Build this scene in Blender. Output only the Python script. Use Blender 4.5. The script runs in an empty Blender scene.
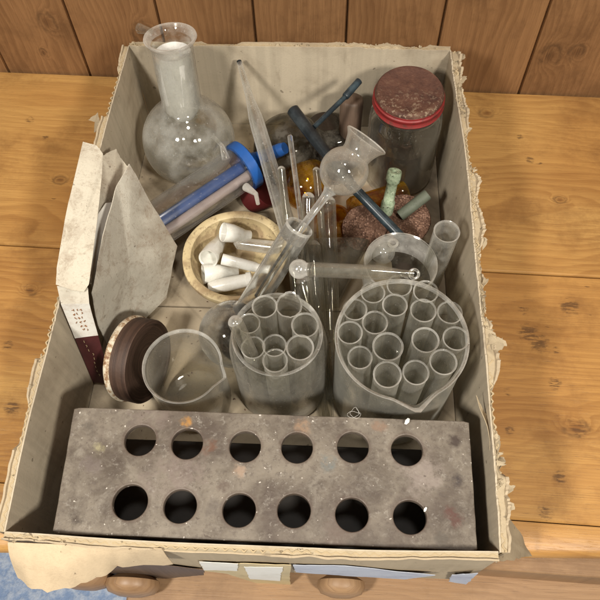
import bpy, math, random
from mathutils import Vector, Matrix, noise as mnoise
R = math.radians
sc = bpy.context.scene
COL = sc.collection
random.seed(7)

# ------------------------------------------------------------------ camera
CAM_POS = Vector((0.0430990, -0.0762975, 0.6004787))
PITCH, ROLL, YAW, FPX = 0.4870218, -0.0400931, 0.1110766 - 0.0329885, 709.65
cam_rot = Matrix.Rotation(YAW, 3, 'Z') @ Matrix.Rotation(PITCH, 3, 'X') @ Matrix.Rotation(ROLL, 3, 'Z')
cd = bpy.data.cameras.new('camera'); cam = bpy.data.objects.new('camera', cd); COL.objects.link(cam)
cam.matrix_world = Matrix.Translation(CAM_POS) @ cam_rot.to_4x4()
cd.sensor_fit = 'HORIZONTAL'; cd.sensor_width = 36.0; cd.lens = 36.0 * FPX / 600.0
cd.clip_start = 0.02; cd.clip_end = 50
sc.camera = cam

# ------------------------------------------------------------------ world: a dim room
w = bpy.data.worlds.new('World'); sc.world = w; w.use_nodes = True
nt = w.node_tree; bg = nt.nodes['Background']
tc = nt.nodes.new('ShaderNodeTexCoord'); sp = nt.nodes.new('ShaderNodeSeparateXYZ')
nt.links.new(tc.outputs['Generated'], sp.inputs[0])
cr = nt.nodes.new('ShaderNodeValToRGB'); nt.links.new(sp.outputs['Z'], cr.inputs[0])
cr.color_ramp.elements[0].position = 0.0; cr.color_ramp.elements[0].color = (.30, .24, .18, 1)
cr.color_ramp.elements[1].position = 0.9; cr.color_ramp.elements[1].color = (1, .93, .82, 1)
nt.links.new(cr.outputs[0], bg.inputs[0]); bg.inputs[1].default_value = 0.105

# ------------------------------------------------------------------ room lamps
def area(name, loc, target, size, power, col):
    l = bpy.data.lights.new(name, 'AREA'); l.shape = 'DISK'; l.size = size; l.energy = power; l.color = col
    o = bpy.data.objects.new(name, l); COL.objects.link(o); o.location = loc
    o.rotation_euler = (Vector(target) - Vector(loc)).to_track_quat('-Z', 'Y').to_euler()
    return o
area('ceiling_lamp', (0.62, -0.62, 1.15), (0, .12, 0), 0.16, 14.5, (1, .94, .845))
area('ceiling_lamp', (-0.48, -0.42, 1.00), (0, .10, 0), 0.16, 11.0, (1, .95, .87))
area('ceiling_lamp', (0.12, 0.10, 1.50), (0, .1, 0), 0.16, 3.2, (1, .95, .88))

sc.render.engine = 'CYCLES'
sc.view_settings.view_transform = 'Standard'; sc.view_settings.look = 'None'
sc.view_settings.exposure = 0.27; sc.view_settings.gamma = 1.0
cy = sc.cycles
cy.max_bounces = 8; cy.transparent_max_bounces = 56; cy.transmission_bounces = 8
cy.glossy_bounces = 5; cy.diffuse_bounces = 3; cy.caustics_reflective = False; cy.caustics_refractive = False
cy.adaptive_threshold = .02; cy.sample_clamp_indirect = 4.0; cy.blur_glossy = 0.5

# ------------------------------------------------------------------ measuring helpers
def ray(x, y):
    return cam_rot @ Vector(((x - 300) / FPX, -(y - 300) / FPX, -1))
def at(x, y, z):
    d = ray(x, y); return CAM_POS + d * ((z - CAM_POS.z) / d.z)
def aty(x, y, Y):
    d = ray(x, y); return CAM_POS + d * ((Y - CAM_POS.y) / d.y)
def mpp(p):                                   # metres per photo pixel at a point
    return (cam_rot.transposed() @ (Vector(p) - CAM_POS)).z / -FPX

# ------------------------------------------------------------------ node helper
class NB:
    def __init__(s, name):
        s.m = bpy.data.materials.new(name); s.m.use_nodes = True; s.t = s.m.node_tree
        s.t.nodes.clear(); s.out = s.n('ShaderNodeOutputMaterial')
    def n(s, k, **kw):
        o = s.t.nodes.new(k)
        for a, b in kw.items(): setattr(o, a, b)
        return o
    def L(s, a, b):
        if isinstance(a, (int, float)): b.default_value = a
        elif isinstance(a, (tuple, list)): b.default_value = tuple(a) if len(a) == 4 or b.type == 'VECTOR' else tuple(a) + (1,)
        else: s.t.links.new(a, b)
    def pos(s, scale=(1, 1, 1), loc=(0, 0, 0), rnd=False):
        c = s.n('ShaderNodeTexCoord').outputs['Object']
        mp = s.n('ShaderNodeMapping'); s.L(c, mp.inputs[0]); mp.inputs['Scale'].default_value = scale
        mp.inputs['Location'].default_value = loc
        if rnd:
            oi = s.n('ShaderNodeObjectInfo'); v = s.n('ShaderNodeVectorMath', operation='SCALE')
            v.inputs[0].default_value = (13.1, 7.7, 3.3); s.L(oi.outputs['Random'], v.inputs['Scale']); s.L(v.outputs[0], mp.inputs['Location'])
        return mp.outputs[0]
    def noise(s, v, scale=5, det=4, rough=.55, dist=0, out='Fac'):
        o = s.n('ShaderNodeTexNoise'); s.L(v, o.inputs['Vector']); o.inputs['Scale'].default_value = scale
        o.inputs['Detail'].default_value = det; o.inputs['Roughness'].default_value = rough; o.inputs['Distortion'].default_value = dist
        return o.outputs[out]
    def voro(s, v, scale=5, feat='F1'):
        o = s.n('ShaderNodeTexVoronoi'); o.feature = feat; s.L(v, o.inputs['Vector']); o.inputs['Scale'].default_value = scale
        return o.outputs['Distance']
    def math(s, op, a, b=0.0, clamp=False):
        o = s.n('ShaderNodeMath', operation=op); o.use_clamp = clamp; s.L(a, o.inputs[0]); s.L(b, o.inputs[1]); return o.outputs[0]
    def sep(s, v):
        o = s.n('ShaderNodeSeparateXYZ'); s.L(v, o.inputs[0]); return o.outputs
    def comb(s, x, y, z):
        o = s.n('ShaderNodeCombineXYZ'); s.L(x, o.inputs[0]); s.L(y, o.inputs[1]); s.L(z, o.inputs[2]); return o.outputs[0]
    def step(s, v, a, b):                     # smooth 0..1 from a to b
        o = s.n('ShaderNodeMapRange'); o.interpolation_type = 'SMOOTHSTEP'; s.L(v, o.inputs[0])
        o.inputs[1].default_value = a; o.inputs[2].default_value = b
        return o.outputs[0]
    def ramp(s, f, stops):
        o = s.n('ShaderNodeValToRGB'); s.L(f, o.inputs[0]); e = o.color_ramp.elements
        while len(e) < len(stops): e.new(.5)
        for i, (p, c) in enumerate(stops): e[i].position = p; e[i].color = tuple(c) + (1,)
        return o.outputs[0]
    def mix(s, f, a, b, mode='MIX'):
        o = s.n('ShaderNodeMix', data_type='RGBA', blend_type=mode); s.L(f, o.inputs[0]); s.L(a, o.inputs[6]); s.L(b, o.inputs[7]); return o.outputs[2]
    def bump(s, h, strength=.3, dist=.001):
        o = s.n('ShaderNodeBump'); s.L(h, o.inputs['Height']); o.inputs['Strength'].default_value = strength; o.inputs['Distance'].default_value = dist
        return o.outputs[0]
    def bsdf(s, col, rough=.6, bump=None, metal=0, spec=.5, trans=0, ior=1.45, coat=0):
        o = s.n('ShaderNodeBsdfPrincipled'); s.L(col, o.inputs['Base Color']); s.L(rough, o.inputs['Roughness']); s.L(metal, o.inputs['Metallic'])
        o.inputs['Specular IOR Level'].default_value = spec; o.inputs['IOR'].default_value = ior
        s.L(trans, o.inputs['Transmission Weight']); o.inputs['Coat Weight'].default_value = coat
        if bump is not None: s.L(bump, o.inputs['Normal'])
        s.L(o.outputs[0], s.out.inputs[0]); return o
    def blob(s, v, x, y, r, wob=None, soft=.5):   # soft round mark at (x, y) in the xy plane
        X = s.sep(v); a = s.math('SUBTRACT', X[0], x); b = s.math('SUBTRACT', X[1], y)
        d = s.math('SQRT', s.math('ADD', s.math('MULTIPLY', a, a), s.math('MULTIPLY', b, b)))
        if wob is not None: d = s.math('ADD', d, s.math('MULTIPLY', s.math('SUBTRACT', wob, .5), r * 1.6))
        return s.math('SUBTRACT', 1.0, s.step(d, r * (1 - soft), r * (1 + soft)))

def wood(name, along, light, dark, deep, knots=(), freq=95, wear=1.0, rough=.5, gold=None, marks=()):
    """pine: along = axis of the grain ('X','Z'); knots = [(u, v, r)] and marks = [(u, v, r)] in object coordinates (u along, v across)"""
    b = NB(name); p = b.pos(); X = b.sep(p)
    u, v = (X[0], X[1]) if along == 'X' else (X[2], X[0])
    rnd = b.n('ShaderNodeObjectInfo').outputs['Random']; ro = b.math('MULTIPLY', rnd, 37.0)
    uv = b.comb(u, v, ro)
    def st(su, sv, det=3, rg=.55, dist=0): return b.noise(b.comb(b.math('MULTIPLY', u, su), b.math('MULTIPLY', v, sv), ro), 1.0, det, rg, dist)
    warp = st(3.0, 9.0, 3, .5); warp2 = st(14, 60, 2)
    ph = b.math('ADD', b.math('MULTIPLY', v, freq), b.math('ADD', b.math('MULTIPLY', warp, 13.0), b.math('MULTIPLY', warp2, .9)))
    kcore = kring = None
    for (ku, kv, kr) in knots:
        a = b.math('DIVIDE', b.math('SUBTRACT', u, ku), kr * 1.5); c = b.math('DIVIDE', b.math('SUBTRACT', v, kv), kr)
        d = b.math('SQRT', b.math('ADD', b.math('MULTIPLY', a, a), b.math('MULTIPLY', c, c)))
        d = b.math('ADD', d, b.math('MULTIPLY', b.math('SUBTRACT', b.noise(uv, 150, 3, .6), .5), .7))
        sg = b.math('DIVIDE', c, b.math('ADD', .35, b.math('MULTIPLY', d, d)))
        ph = b.math('ADD', ph, b.math('MULTIPLY', sg, 1.5))
        ph = b.math('ADD', ph, b.math('MULTIPLY', b.math('SUBTRACT', 1.0, b.step(d, 0, 2.2)), 3.0))
        core = b.math('SUBTRACT', 1.0, b.step(d, .15, .95)); rg_ = b.math('MULTIPLY', b.step(d, .60, .95), b.math('SUBTRACT', 1.0, b.step(d, .98, 1.45)))
        kcore = core if kcore is None else b.math('MAXIMUM', kcore, core); kring = rg_ if kring is None else b.math('MAXIMUM', kring, rg_)
    ring = b.math('FRACT', ph); ring = b.math('MULTIPLY', b.step(ring, .1, .84), b.math('SUBTRACT', 1, b.step(ring, .86, 1.0)))
    fine = st(12, 900, 4, .65); pore = st(60, 1500, 3, .7); big = st(4, 14, 4, .6); patch = st(3.2, 5, 4, .6, .8)
    if gold: base = b.mix(b.step(patch, .38, .66), light, gold)
    else: base = light
    col = b.mix(b.math('MULTIPLY', ring, b.math('ADD', .18, b.math('MULTIPLY', b.step(big, .35, .7), .32))), base, dark)
    col = b.mix(b.math('MULTIPLY', b.step(fine, .38, .72), .42), col, dark)
    col = b.mix(b.math('MULTIPLY', b.step(pore, .58, .72), .35), col, deep)
    col = b.mix(b.math('MULTIPLY', b.step(big, .45, .75), .45), col, dark)
    scr = st(9, 1300, 2); col = b.mix(b.math('MULTIPLY', b.step(scr, .69, .76), .45 * wear), col, deep)
    spk = st(38, 130, 3, .6); col = b.mix(b.math('MULTIPLY', b.step(spk, .735, .78), .7 * wear), col, deep)
    grime = b.noise(uv, 11, 6, .7); col = b.mix(b.math('MULTIPLY', b.step(grime, .48, .68), .50), col, b.mix(.35, dark, deep))
    if marks:
        mm = None
        for (mu, mv, mr) in marks:
            k_ = b.blob(b.comb(u, v, 0), mu, mv, mr, b.noise(uv, 240, 3, .6)); mm = k_ if mm is None else b.math('MAXIMUM', mm, k_)
        mk = b.math('MULTIPLY', mm, b.step(st(70, 420, 3, .7), .44, .54)); col = b.mix(b.math('MULTIPLY', mk, .72), col, deep)
    if kcore is not None:
        col = b.mix(b.math('MULTIPLY', kcore, .85), col, b.mix(b.step(fine, .4, .7), dark, deep)); col = b.mix(b.math('MULTIPLY', b.math('MULTIPLY', kring, b.step(b.noise(uv, 70, 3), .35, .6)), .5), col, deep)
    h = b.math('ADD', b.math('MULTIPLY', fine, .7), b.math('MULTIPLY', b.step(pore, .58, .72), -.6))
    b.bsdf(col, b.math('ADD', b.math('MULTIPLY', b.noise(uv, 5, 4, .6), .35), rough - .22), b.bump(h, .35, .0005), spec=.5)
    return b.m

def card(name, base=(.5, .4, .3), stripe='Z', amt=.10, dirt=(.20, .15, .10), dirtamt=.45):
    b = NB(name); p = b.pos(); X = b.sep(p)
    nz = b.noise(p, 30, 5, .65); f = b.noise(p, 700, 2, .6)
    st = b.noise(b.comb(b.math('MULTIPLY', X[0], 170), b.math('MULTIPLY', X[1], 170), b.math('MULTIPLY', X[2], 3)), 1, 2)
    dk = tuple(c * .66 for c in base)
    col = b.mix(b.math('MULTIPLY', b.step(st, .35, .7), amt * 2.2), base, dk)
    col = b.mix(b.math('MULTIPLY', b.step(f, .5, .8), .25), col, dk)
    big = b.noise(p, 9, 5, .65, .6)
    col = b.mix(b.math('MULTIPLY', b.step(big, .45, .75), dirtamt), col, dirt)
    if stripe == 'Z': smu = b.noise(b.comb(b.math('MULTIPLY', b.math('ADD', X[0], X[1]), 40), b.math('MULTIPLY', X[2], 12), 0), 1, 4, .7); col = b.mix(b.math('MULTIPLY', b.step(smu, .56, .72), dirtamt * .6), col, dirt)
    if stripe == '':
        g1 = b.noise(p, 70, 6, .8, .5); col = b.mix(b.math('MULTIPLY', b.step(g1, .48, .68), dirtamt * .55), col, (.24, .16, .10))
        g2 = b.noise(p, 380, 3, .8); col = b.mix(b.math('MULTIPLY', b.step(g2, .56, .70), dirtamt * .5), col, (.20, .15, .11))
        g3 = b.noise(b.pos(scale=(1, .25, 1)), 30, 5, .7, 1.5); col = b.mix(b.math('MULTIPLY', b.step(g3, .58, .66), dirtamt * .30), col, (.30, .22, .16))
    sp = b.noise(p, 160, 2, .5)
    col = b.mix(b.math('MULTIPLY', b.step(sp, .70, .76), .6), col, tuple(c * .5 for c in dirt))
    b.bsdf(col, .85, b.bump(b.math('ADD', b.math('MULTIPLY', st, amt * 8), b.math('ADD', f, nz)), .35, .0005), spec=.15)
    return b.m

def glass(name, tint=(.955, .95, .93), dust=.05, edge=.55, dcol=(.56, .52, .44), rough=.04, epow=3.0, spots=.25, scale=60, refr=False, f0=.05):
    """dusty laboratory glass: clear or refracting glass under a film of dust; its pale grazing edge also stands in for edge highlights"""
    b = NB(name); p = b.pos(rnd=True)
    fc = b.n('ShaderNodeLayerWeight'); fc.inputs[0].default_value = .5; f = fc.outputs['Facing']
    bn = b.noise(p, 45, 2, .5); bp = b.bump(bn, .10, .0012)
    if refr:
        pb_ = b.n('ShaderNodeBsdfPrincipled'); pb_.inputs['Base Color'].default_value = tuple(tint) + (1,); pb_.inputs['Transmission Weight'].default_value = 1
        pb_.inputs['Roughness'].default_value = rough; pb_.inputs['IOR'].default_value = 1.45; b.L(bp, pb_.inputs['Normal']); m1 = pb_
    else:
        fres = b.math('ADD', b.math('MULTIPLY', b.math('POWER', f, 4.5), .80), f0)
        tr = b.n('ShaderNodeBsdfTransparent'); tr.inputs[0].default_value = tuple(tint) + (1,)
        gl = b.n('ShaderNodeBsdfGlossy'); gl.inputs['Roughness'].default_value = rough; gl.inputs[0].default_value = (1, .98, .94, 1); b.L(bp, gl.inputs['Normal'])
        m1 = b.n('ShaderNodeMixShader'); b.L(fres, m1.inputs[0]); b.L(tr.outputs[0], m1.inputs[1]); b.L(gl.outputs[0], m1.inputs[2])
    df = b.n('ShaderNodeBsdfDiffuse'); df.inputs[0].default_value = tuple(dcol) + (1,)
    tl = b.n('ShaderNodeBsdfTranslucent'); tl.inputs[0].default_value = tuple(dcol) + (1,)
    m2 = b.n('ShaderNodeMixShader'); m2.inputs[0].default_value = .35; b.L(df.outputs[0], m2.inputs[1]); b.L(tl.outputs[0], m2.inputs[2])
    nz = b.noise(p, scale, 6, .7); sm = b.noise(p, scale * .3, 4, .65, 1.0); sk = b.noise(p, 500, 1, .5)
    d = b.math('MULTIPLY', b.math('ADD', b.math('MULTIPLY', b.step(nz, .4, .75), 1.1), b.math('MULTIPLY', b.step(sm, .42, .68), 1.1)), dust)
    d = b.math('ADD', d, b.math('MULTIPLY', b.step(sk, .70, .76), spots))
    d = b.math('ADD', d, b.math('MULTIPLY', b.math('POWER', f, epow), edge), clamp=True)  # edge term paints bright edge reflections into the diffuse colour
    m3 = b.n('ShaderNodeMixShader'); b.L(d, m3.inputs[0]); b.L(m1.outputs[0], m3.inputs[1]); b.L(m2.outputs[0], m3.inputs[2])
    b.L(m3.outputs[0], b.out.inputs[0]); return b.m

def solid(name, col, rough=.5, var=.3, scale=60, metal=0, dark=None, spec=.5, bs=.2, coat=0):
    b = NB(name); p = b.pos(rnd=True); nz = b.noise(p, scale, 5, .65); dk = dark or tuple(c * .5 for c in col)
    c = b.mix(b.math('MULTIPLY', b.step(nz, .4, .75), var), col, dk)
    f = b.noise(p, scale * 8, 2); c = b.mix(b.math('MULTIPLY', b.step(f, .55, .8), var * .5), c, dk)
    b.bsdf(c, b.math('ADD', b.math('MULTIPLY', nz, .25), rough - .1), b.bump(nz, bs, .0006), metal=metal, spec=spec, coat=coat)
    return b.m

M = {}
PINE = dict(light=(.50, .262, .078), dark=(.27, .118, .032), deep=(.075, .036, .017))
def tl_(x, y):
    q = Matrix.Rotation(0.0329885, 3, 'Z') @ at(x, y, 0); return q.x, q.y
M['table'] = wood('pine_table', 'X', gold=(.58, .335, .108), knots=[tl_(a, b_) + (k,) for a, b_, k in ((30, 291, .0045), (487, 113, .006), (576, 428, .007), (60, 180, .005), (560, 200, .004))],
                  marks=[tl_(a, b_) + (k,) for a, b_, k in ((529, 333, .008), (538, 342, .008), (556, 350, .003), (555, 384, .005), (580, 430, .006), (508, 392, .003), (523, 310, .004), (560, 478, .005), (545, 513, .005), (570, 306, .008), (520, 137, .003), (530, 160, .004), (45, 137, .003), (8, 345, .004), (510, 430, .004), (12, 408, .006), (30, 120, .004))], **PINE)
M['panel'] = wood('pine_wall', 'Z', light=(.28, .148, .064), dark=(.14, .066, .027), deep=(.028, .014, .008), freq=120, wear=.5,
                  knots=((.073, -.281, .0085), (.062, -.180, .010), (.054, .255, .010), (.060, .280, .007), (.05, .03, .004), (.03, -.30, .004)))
M['rail'] = wood('shaded_pine_rail', 'X', light=(.36, .22, .115), dark=(.23, .13, .065), deep=(.06, .035, .022), freq=140)  # pine colour lowered to carry the shade below the table edge
M['card'] = card('cardboard_inside', (.54, .46, .34), amt=.16, dirtamt=.6)
M['card_out'] = card('cardboard_outside', (.47, .38, .26), amt=.08)
M['fluting'] = card('cardboard_fluting', (.46, .36, .22), amt=.05, dirtamt=.3)
M['floorcard'] = card('dirty_shaded_cardboard_floor', (.46, .38, .27), amt=.05, dirt=(.13, .10, .07), dirtamt=.9)  # real dirt, darkened further to stand for shade on the floor
M['torn'] = card('torn_cardboard', (.46, .375, .25), amt=.05, dirtamt=.55)
M['flap'] = card('peeled_liner', stripe='', base=(.60, .47, .31), amt=.06, dirtamt=.25)
M['carton'] = card('old_carton', stripe='', base=(.62, .57, .46), amt=.03, dirt=(.28, .21, .15), dirtamt=.8)
M['carton_grey'] = card('old_carton_grey', stripe='', base=(.56, .525, .44), amt=.03, dirt=(.22, .17, .12), dirtamt=.85)
M['maroon'] = solid('maroon_print', (.07, .018, .018), .5, .5, 80)
M['label'] = solid('paper_label', (.68, .66, .60), .7, .5, 90, dark=(.40, .30, .22))
M['ink'] = solid('rusty_ink', (.26, .10, .03), .7, .5, 200)
M['paper'] = solid('paper', (.82, .80, .74), .7, .3, 70, dark=(.6, .56, .45))
M['tape_yellow'] = solid('yellowed_tape', (.62, .50, .28), .5, .3, 60)
M['tape_blue'] = solid('bluish_label', (.50, .53, .60), .5, .4, 60, dark=(.25, .25, .35))
M['white_sheet'] = solid('white_plastic', (.72, .70, .64), .45, .15, 30)

DK = (.905, .90, .87)
M['glass'] = glass('lab_glass', tint=DK, dust=.055, edge=.60, dcol=(.70, .68, .60), epow=3.4, f0=.07)
M['glass_dusty'] = glass('dusty_glass', tint=DK, dust=.10, edge=.55, dcol=(.60, .57, .50), f0=.07)
M['glass_bulb'] = glass('milky_bulb_glass', tint=(.95, .94, .92), dust=.13, edge=.6, dcol=(.74, .71, .64), f0=.08, epow=2.2)
M['glass_flask'] = glass('powdery_flask_glass', tint=(.93, .93, .91), dust=.26, edge=.35, dcol=(.70, .69, .64), scale=35, f0=.07)
M['glass_grey'] = glass('grimy_glass', dust=.40, edge=.3, dcol=(.21, .19, .155), scale=40)
M['glass_tube'] = glass('test_tube_glass', tint=(.91, .905, .88), dust=.045, edge=.70, dcol=(.70, .68, .60), epow=3.6, f0=.08)
M['glass_rim'] = glass('glass_rim', dust=.20, edge=.80, dcol=(.92, .90, .84), epow=1.2, f0=.12, rough=.12)  # whiter film stands in for light refracted at the rims
M['glass_jar'] = glass('jar_glass', tint=(.90, .90, .87), dust=.02, edge=.40, dcol=(.50, .48, .42), f0=.13)
M['flaskglass'] = glass('clear_flask_glass', tint=(.98, .98, .96), dust=.13, edge=.55, dcol=(.80, .78, .71), rough=.06, epow=1.5, refr=True)
M['amber'] = glass('amber_glass', tint=(.82, .56, .12), dust=.30, edge=.35, dcol=(.58, .35, .04), f0=.06)
M['smoke'] = glass('smoky_bottle', tint=(.5, .48, .42), dust=.9, edge=.3, dcol=(.15, .135, .11), f0=.03)
M['plastic_clear'] = glass('clear_plastic', tint=(.95, .95, .95), dust=.02, edge=.40, dcol=(.74, .73, .70), rough=.13, epow=2.6, f0=.08)

M['streaky'] = glass('bright_tube_glass', tint=(.90, .90, .88), dust=.13, edge=1.0, dcol=(.92, .90, .84), rough=.12, epow=1.9, f0=.14)  # pale edge colour painted in place of bright streaks of light
M['thick'] = glass('thick_clear_glass', tint=(.98, .98, .96), dust=.20, edge=.70, dcol=(.92, .90, .84), rough=.07, epow=1.2, refr=True)
M['salt'] = solid('white_salt', (.72, .70, .66), .85, .6, 60, dark=(.45, .43, .38), bs=.6)
M['blue'] = solid('blue_plastic', (.018, .10, .36), .35, .3, 60)
M['blue_rod'] = solid('blue_inner_tube', (.02, .07, .25), .4, .3, 60)
M['pink_rod'] = solid('pinkish_inner_tube', (.42, .34, .32), .4, .3, 60)
M['white_cap'] = solid('white_porcelain', (.78, .77, .71), .25, .45, 90, dark=(.45, .40, .30), coat=.4)
M['black'] = solid('black_rubber', (.014, .018, .021), .32, .8, 70, dark=(.045, .055, .06))
M['bluegrey'] = solid('bluish_rubber', (.018, .026, .032), .32, .8, 80, dark=(.05, .08, .095))
M['red_rubber'] = solid('dark_red_rubber', (.10, .012, .012), .5, .4, 60)
M['oldwood'] = wood('old_wood', 'Z', (.15, .10, .07), (.05, .03, .02), (.015, .010, .007), freq=700, rough=.6)
M['darkbrown'] = solid('shade_fill_brown', (.022, .013, .009), .25, .5, 60)
M['powder'] = solid('dark_contents', (.05, .036, .026), .9, .7, 60, dark=(.03, .022, .016))
M['red'] = solid('red_enamel', (.26, .022, .022), .5, .9, 160, dark=(.09, .03, .02))

b = NB('bowl_stoneware'); p = b.pos(); z = b.sep(p)[2]; nz = b.noise(p, 45, 5, .65); n2 = b.noise(p, 12, 4, .6)
c = b.mix(b.step(n2, .4, .75), (.58, .47, .27), (.43, .32, .17)); c = b.mix(b.math('MULTIPLY', b.step(nz, .46, .62), .75), c, (.30, .21, .12)); c = b.mix(b.math('MULTIPLY', b.step(b.noise(p, 160, 5, .8), .54, .64), .6), c, (.17, .11, .065))
b.bsdf(c, .5, b.bump(nz, .3, .001), coat=.1); M['bowl'] = b.m

b = NB('granulated_cork'); p = b.pos()
vo = b.n('ShaderNodeTexVoronoi'); b.L(p, vo.inputs['Vector']); vo.inputs['Scale'].default_value = 560
hs = b.sep(vo.outputs['Color'])[0]
c = b.ramp(hs, [(0, (.10, .055, .04)), (.5, (.21, .12, .08)), (1, (.36, .22, .16))])
c = b.mix(b.step(vo.outputs['Distance'], .4, .9), c, (.06, .03, .02)); c = b.mix(b.step(b.noise(p, 120, 4, .7), .35, .7), c, (.14, .075, .05))
b.bsdf(c, .85, b.bump(b.math('SUBTRACT', hs, vo.outputs['Distance']), .8, .0012), spec=.2); M['cork'] = b.m

b = NB('verdigris_brass'); p = b.pos(); nz = b.noise(p, 200, 4, .7); n2 = b.noise(p, 420, 2)
c = b.ramp(nz, [(.3, (.11, .14, .085)), (.5, (.31, .39, .26)), (.75, (.50, .55, .40))]); c = b.mix(b.step(n2, .6, .72), c, (.05, .06, .035))
b.bsdf(c, .8, b.bump(nz, .6, .0008)); M['verdigris'] = b.m

b = NB('rusty_lid'); p = b.pos(); n1 = b.noise(p, 60, 5, .7); n2 = b.noise(p, 330, 3, .6); n3 = b.noise(p, 25, 3)
c = b.ramp(n1, [(.3, (.055, .024, .018)), (.55, (.115, .052, .034)), (.8, (.21, .125, .08))])
c = b.mix(b.math('MULTIPLY', b.step(n2, .52, .66), b.step(b.math('MULTIPLY', b.sep(p)[1], -1), -.01, .03)), c, (.30, .22, .15))
c = b.mix(b.math('MULTIPLY', b.step(n3, .55, .7), .6), c, (.045, .02, .018))
b.bsdf(c, .75, b.bump(b.math('ADD', n1, n2), .6, .0012), metal=.1); M['rust'] = b.m

b = NB('rusty_tin_side'); p = b.pos(); X = b.sep(p)
rr = b.math('SQRT', b.math('ADD', b.math('MULTIPLY', X[0], X[0]), b.math('MULTIPLY', X[1], X[1])))
n1 = b.noise(b.comb(b.math('MULTIPLY', rr, 14), b.math('MULTIPLY', X[2], 14), 0), 60, 3); n2 = b.noise(p, 120, 5, .7)
c = b.ramp(n1, [(.3, (.035, .019, .013)), (.55, (.065, .036, .024)), (.8, (.105, .062, .042))]); c = b.mix(b.math('MULTIPLY', b.step(n2, .5, .75), .6), c, (.035, .018, .012))
b.bsdf(c, .6, b.bump(b.math('ADD', n1, n2), .4, .001), metal=.15); M['tin'] = b.m
b = NB('worn_tin_rim'); p = b.pos(); n1 = b.noise(p, 110, 5, .75)
c = b.ramp(n1, [(.38, (.16, .07, .03)), (.46, (.36, .25, .15)), (.55, (.60, .54, .42))]); b.bsdf(c, .6, b.bump(n1, .4, .001)); M['tinrim'] = b.m

# grey painted rack with rust, stains and crumbs at fixed places
b = NB('stained_rack'); p = b.pos(); n1 = b.noise(p, 22, 5, .65); n2 = b.noise(p, 110, 5, .7); n3 = b.noise(p, 600, 2, .6); wob = b.noise(p, 90, 3, .6)
c = b.mix(b.step(n1, .35, .68), (.225, .193, .152), (.088, .068, .052))
c = b.mix(b.math('MULTIPLY', b.step(b.noise(p, 45, 6, .75, .6), .5, .7), .5), c, (.29, .258, .212)); c = b.mix(b.math('MULTIPLY', b.step(b.noise(p, 14, 5, .7), .48, .66), .5), c, (.085, .062, .050)); c = b.mix(b.math('MULTIPLY', b.step(b.noise(p, 260, 4, .75), .52, .62), .38), c, (.075, .055, .045)); c = b.mix(b.math('MULTIPLY', b.step(b.noise(p, 170, 5, .8), .56, .66), .35), c, (.40, .37, .32))
c = b.mix(b.math('MULTIPLY', b.step(n3, .60, .80), .30), c, (.12, .095, .08))
for (x, y, r, colr, s) in STAINS if 'STAINS' in globals() else []: pass
RACKN = (b, p, c, n2, n3, wob)

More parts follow.
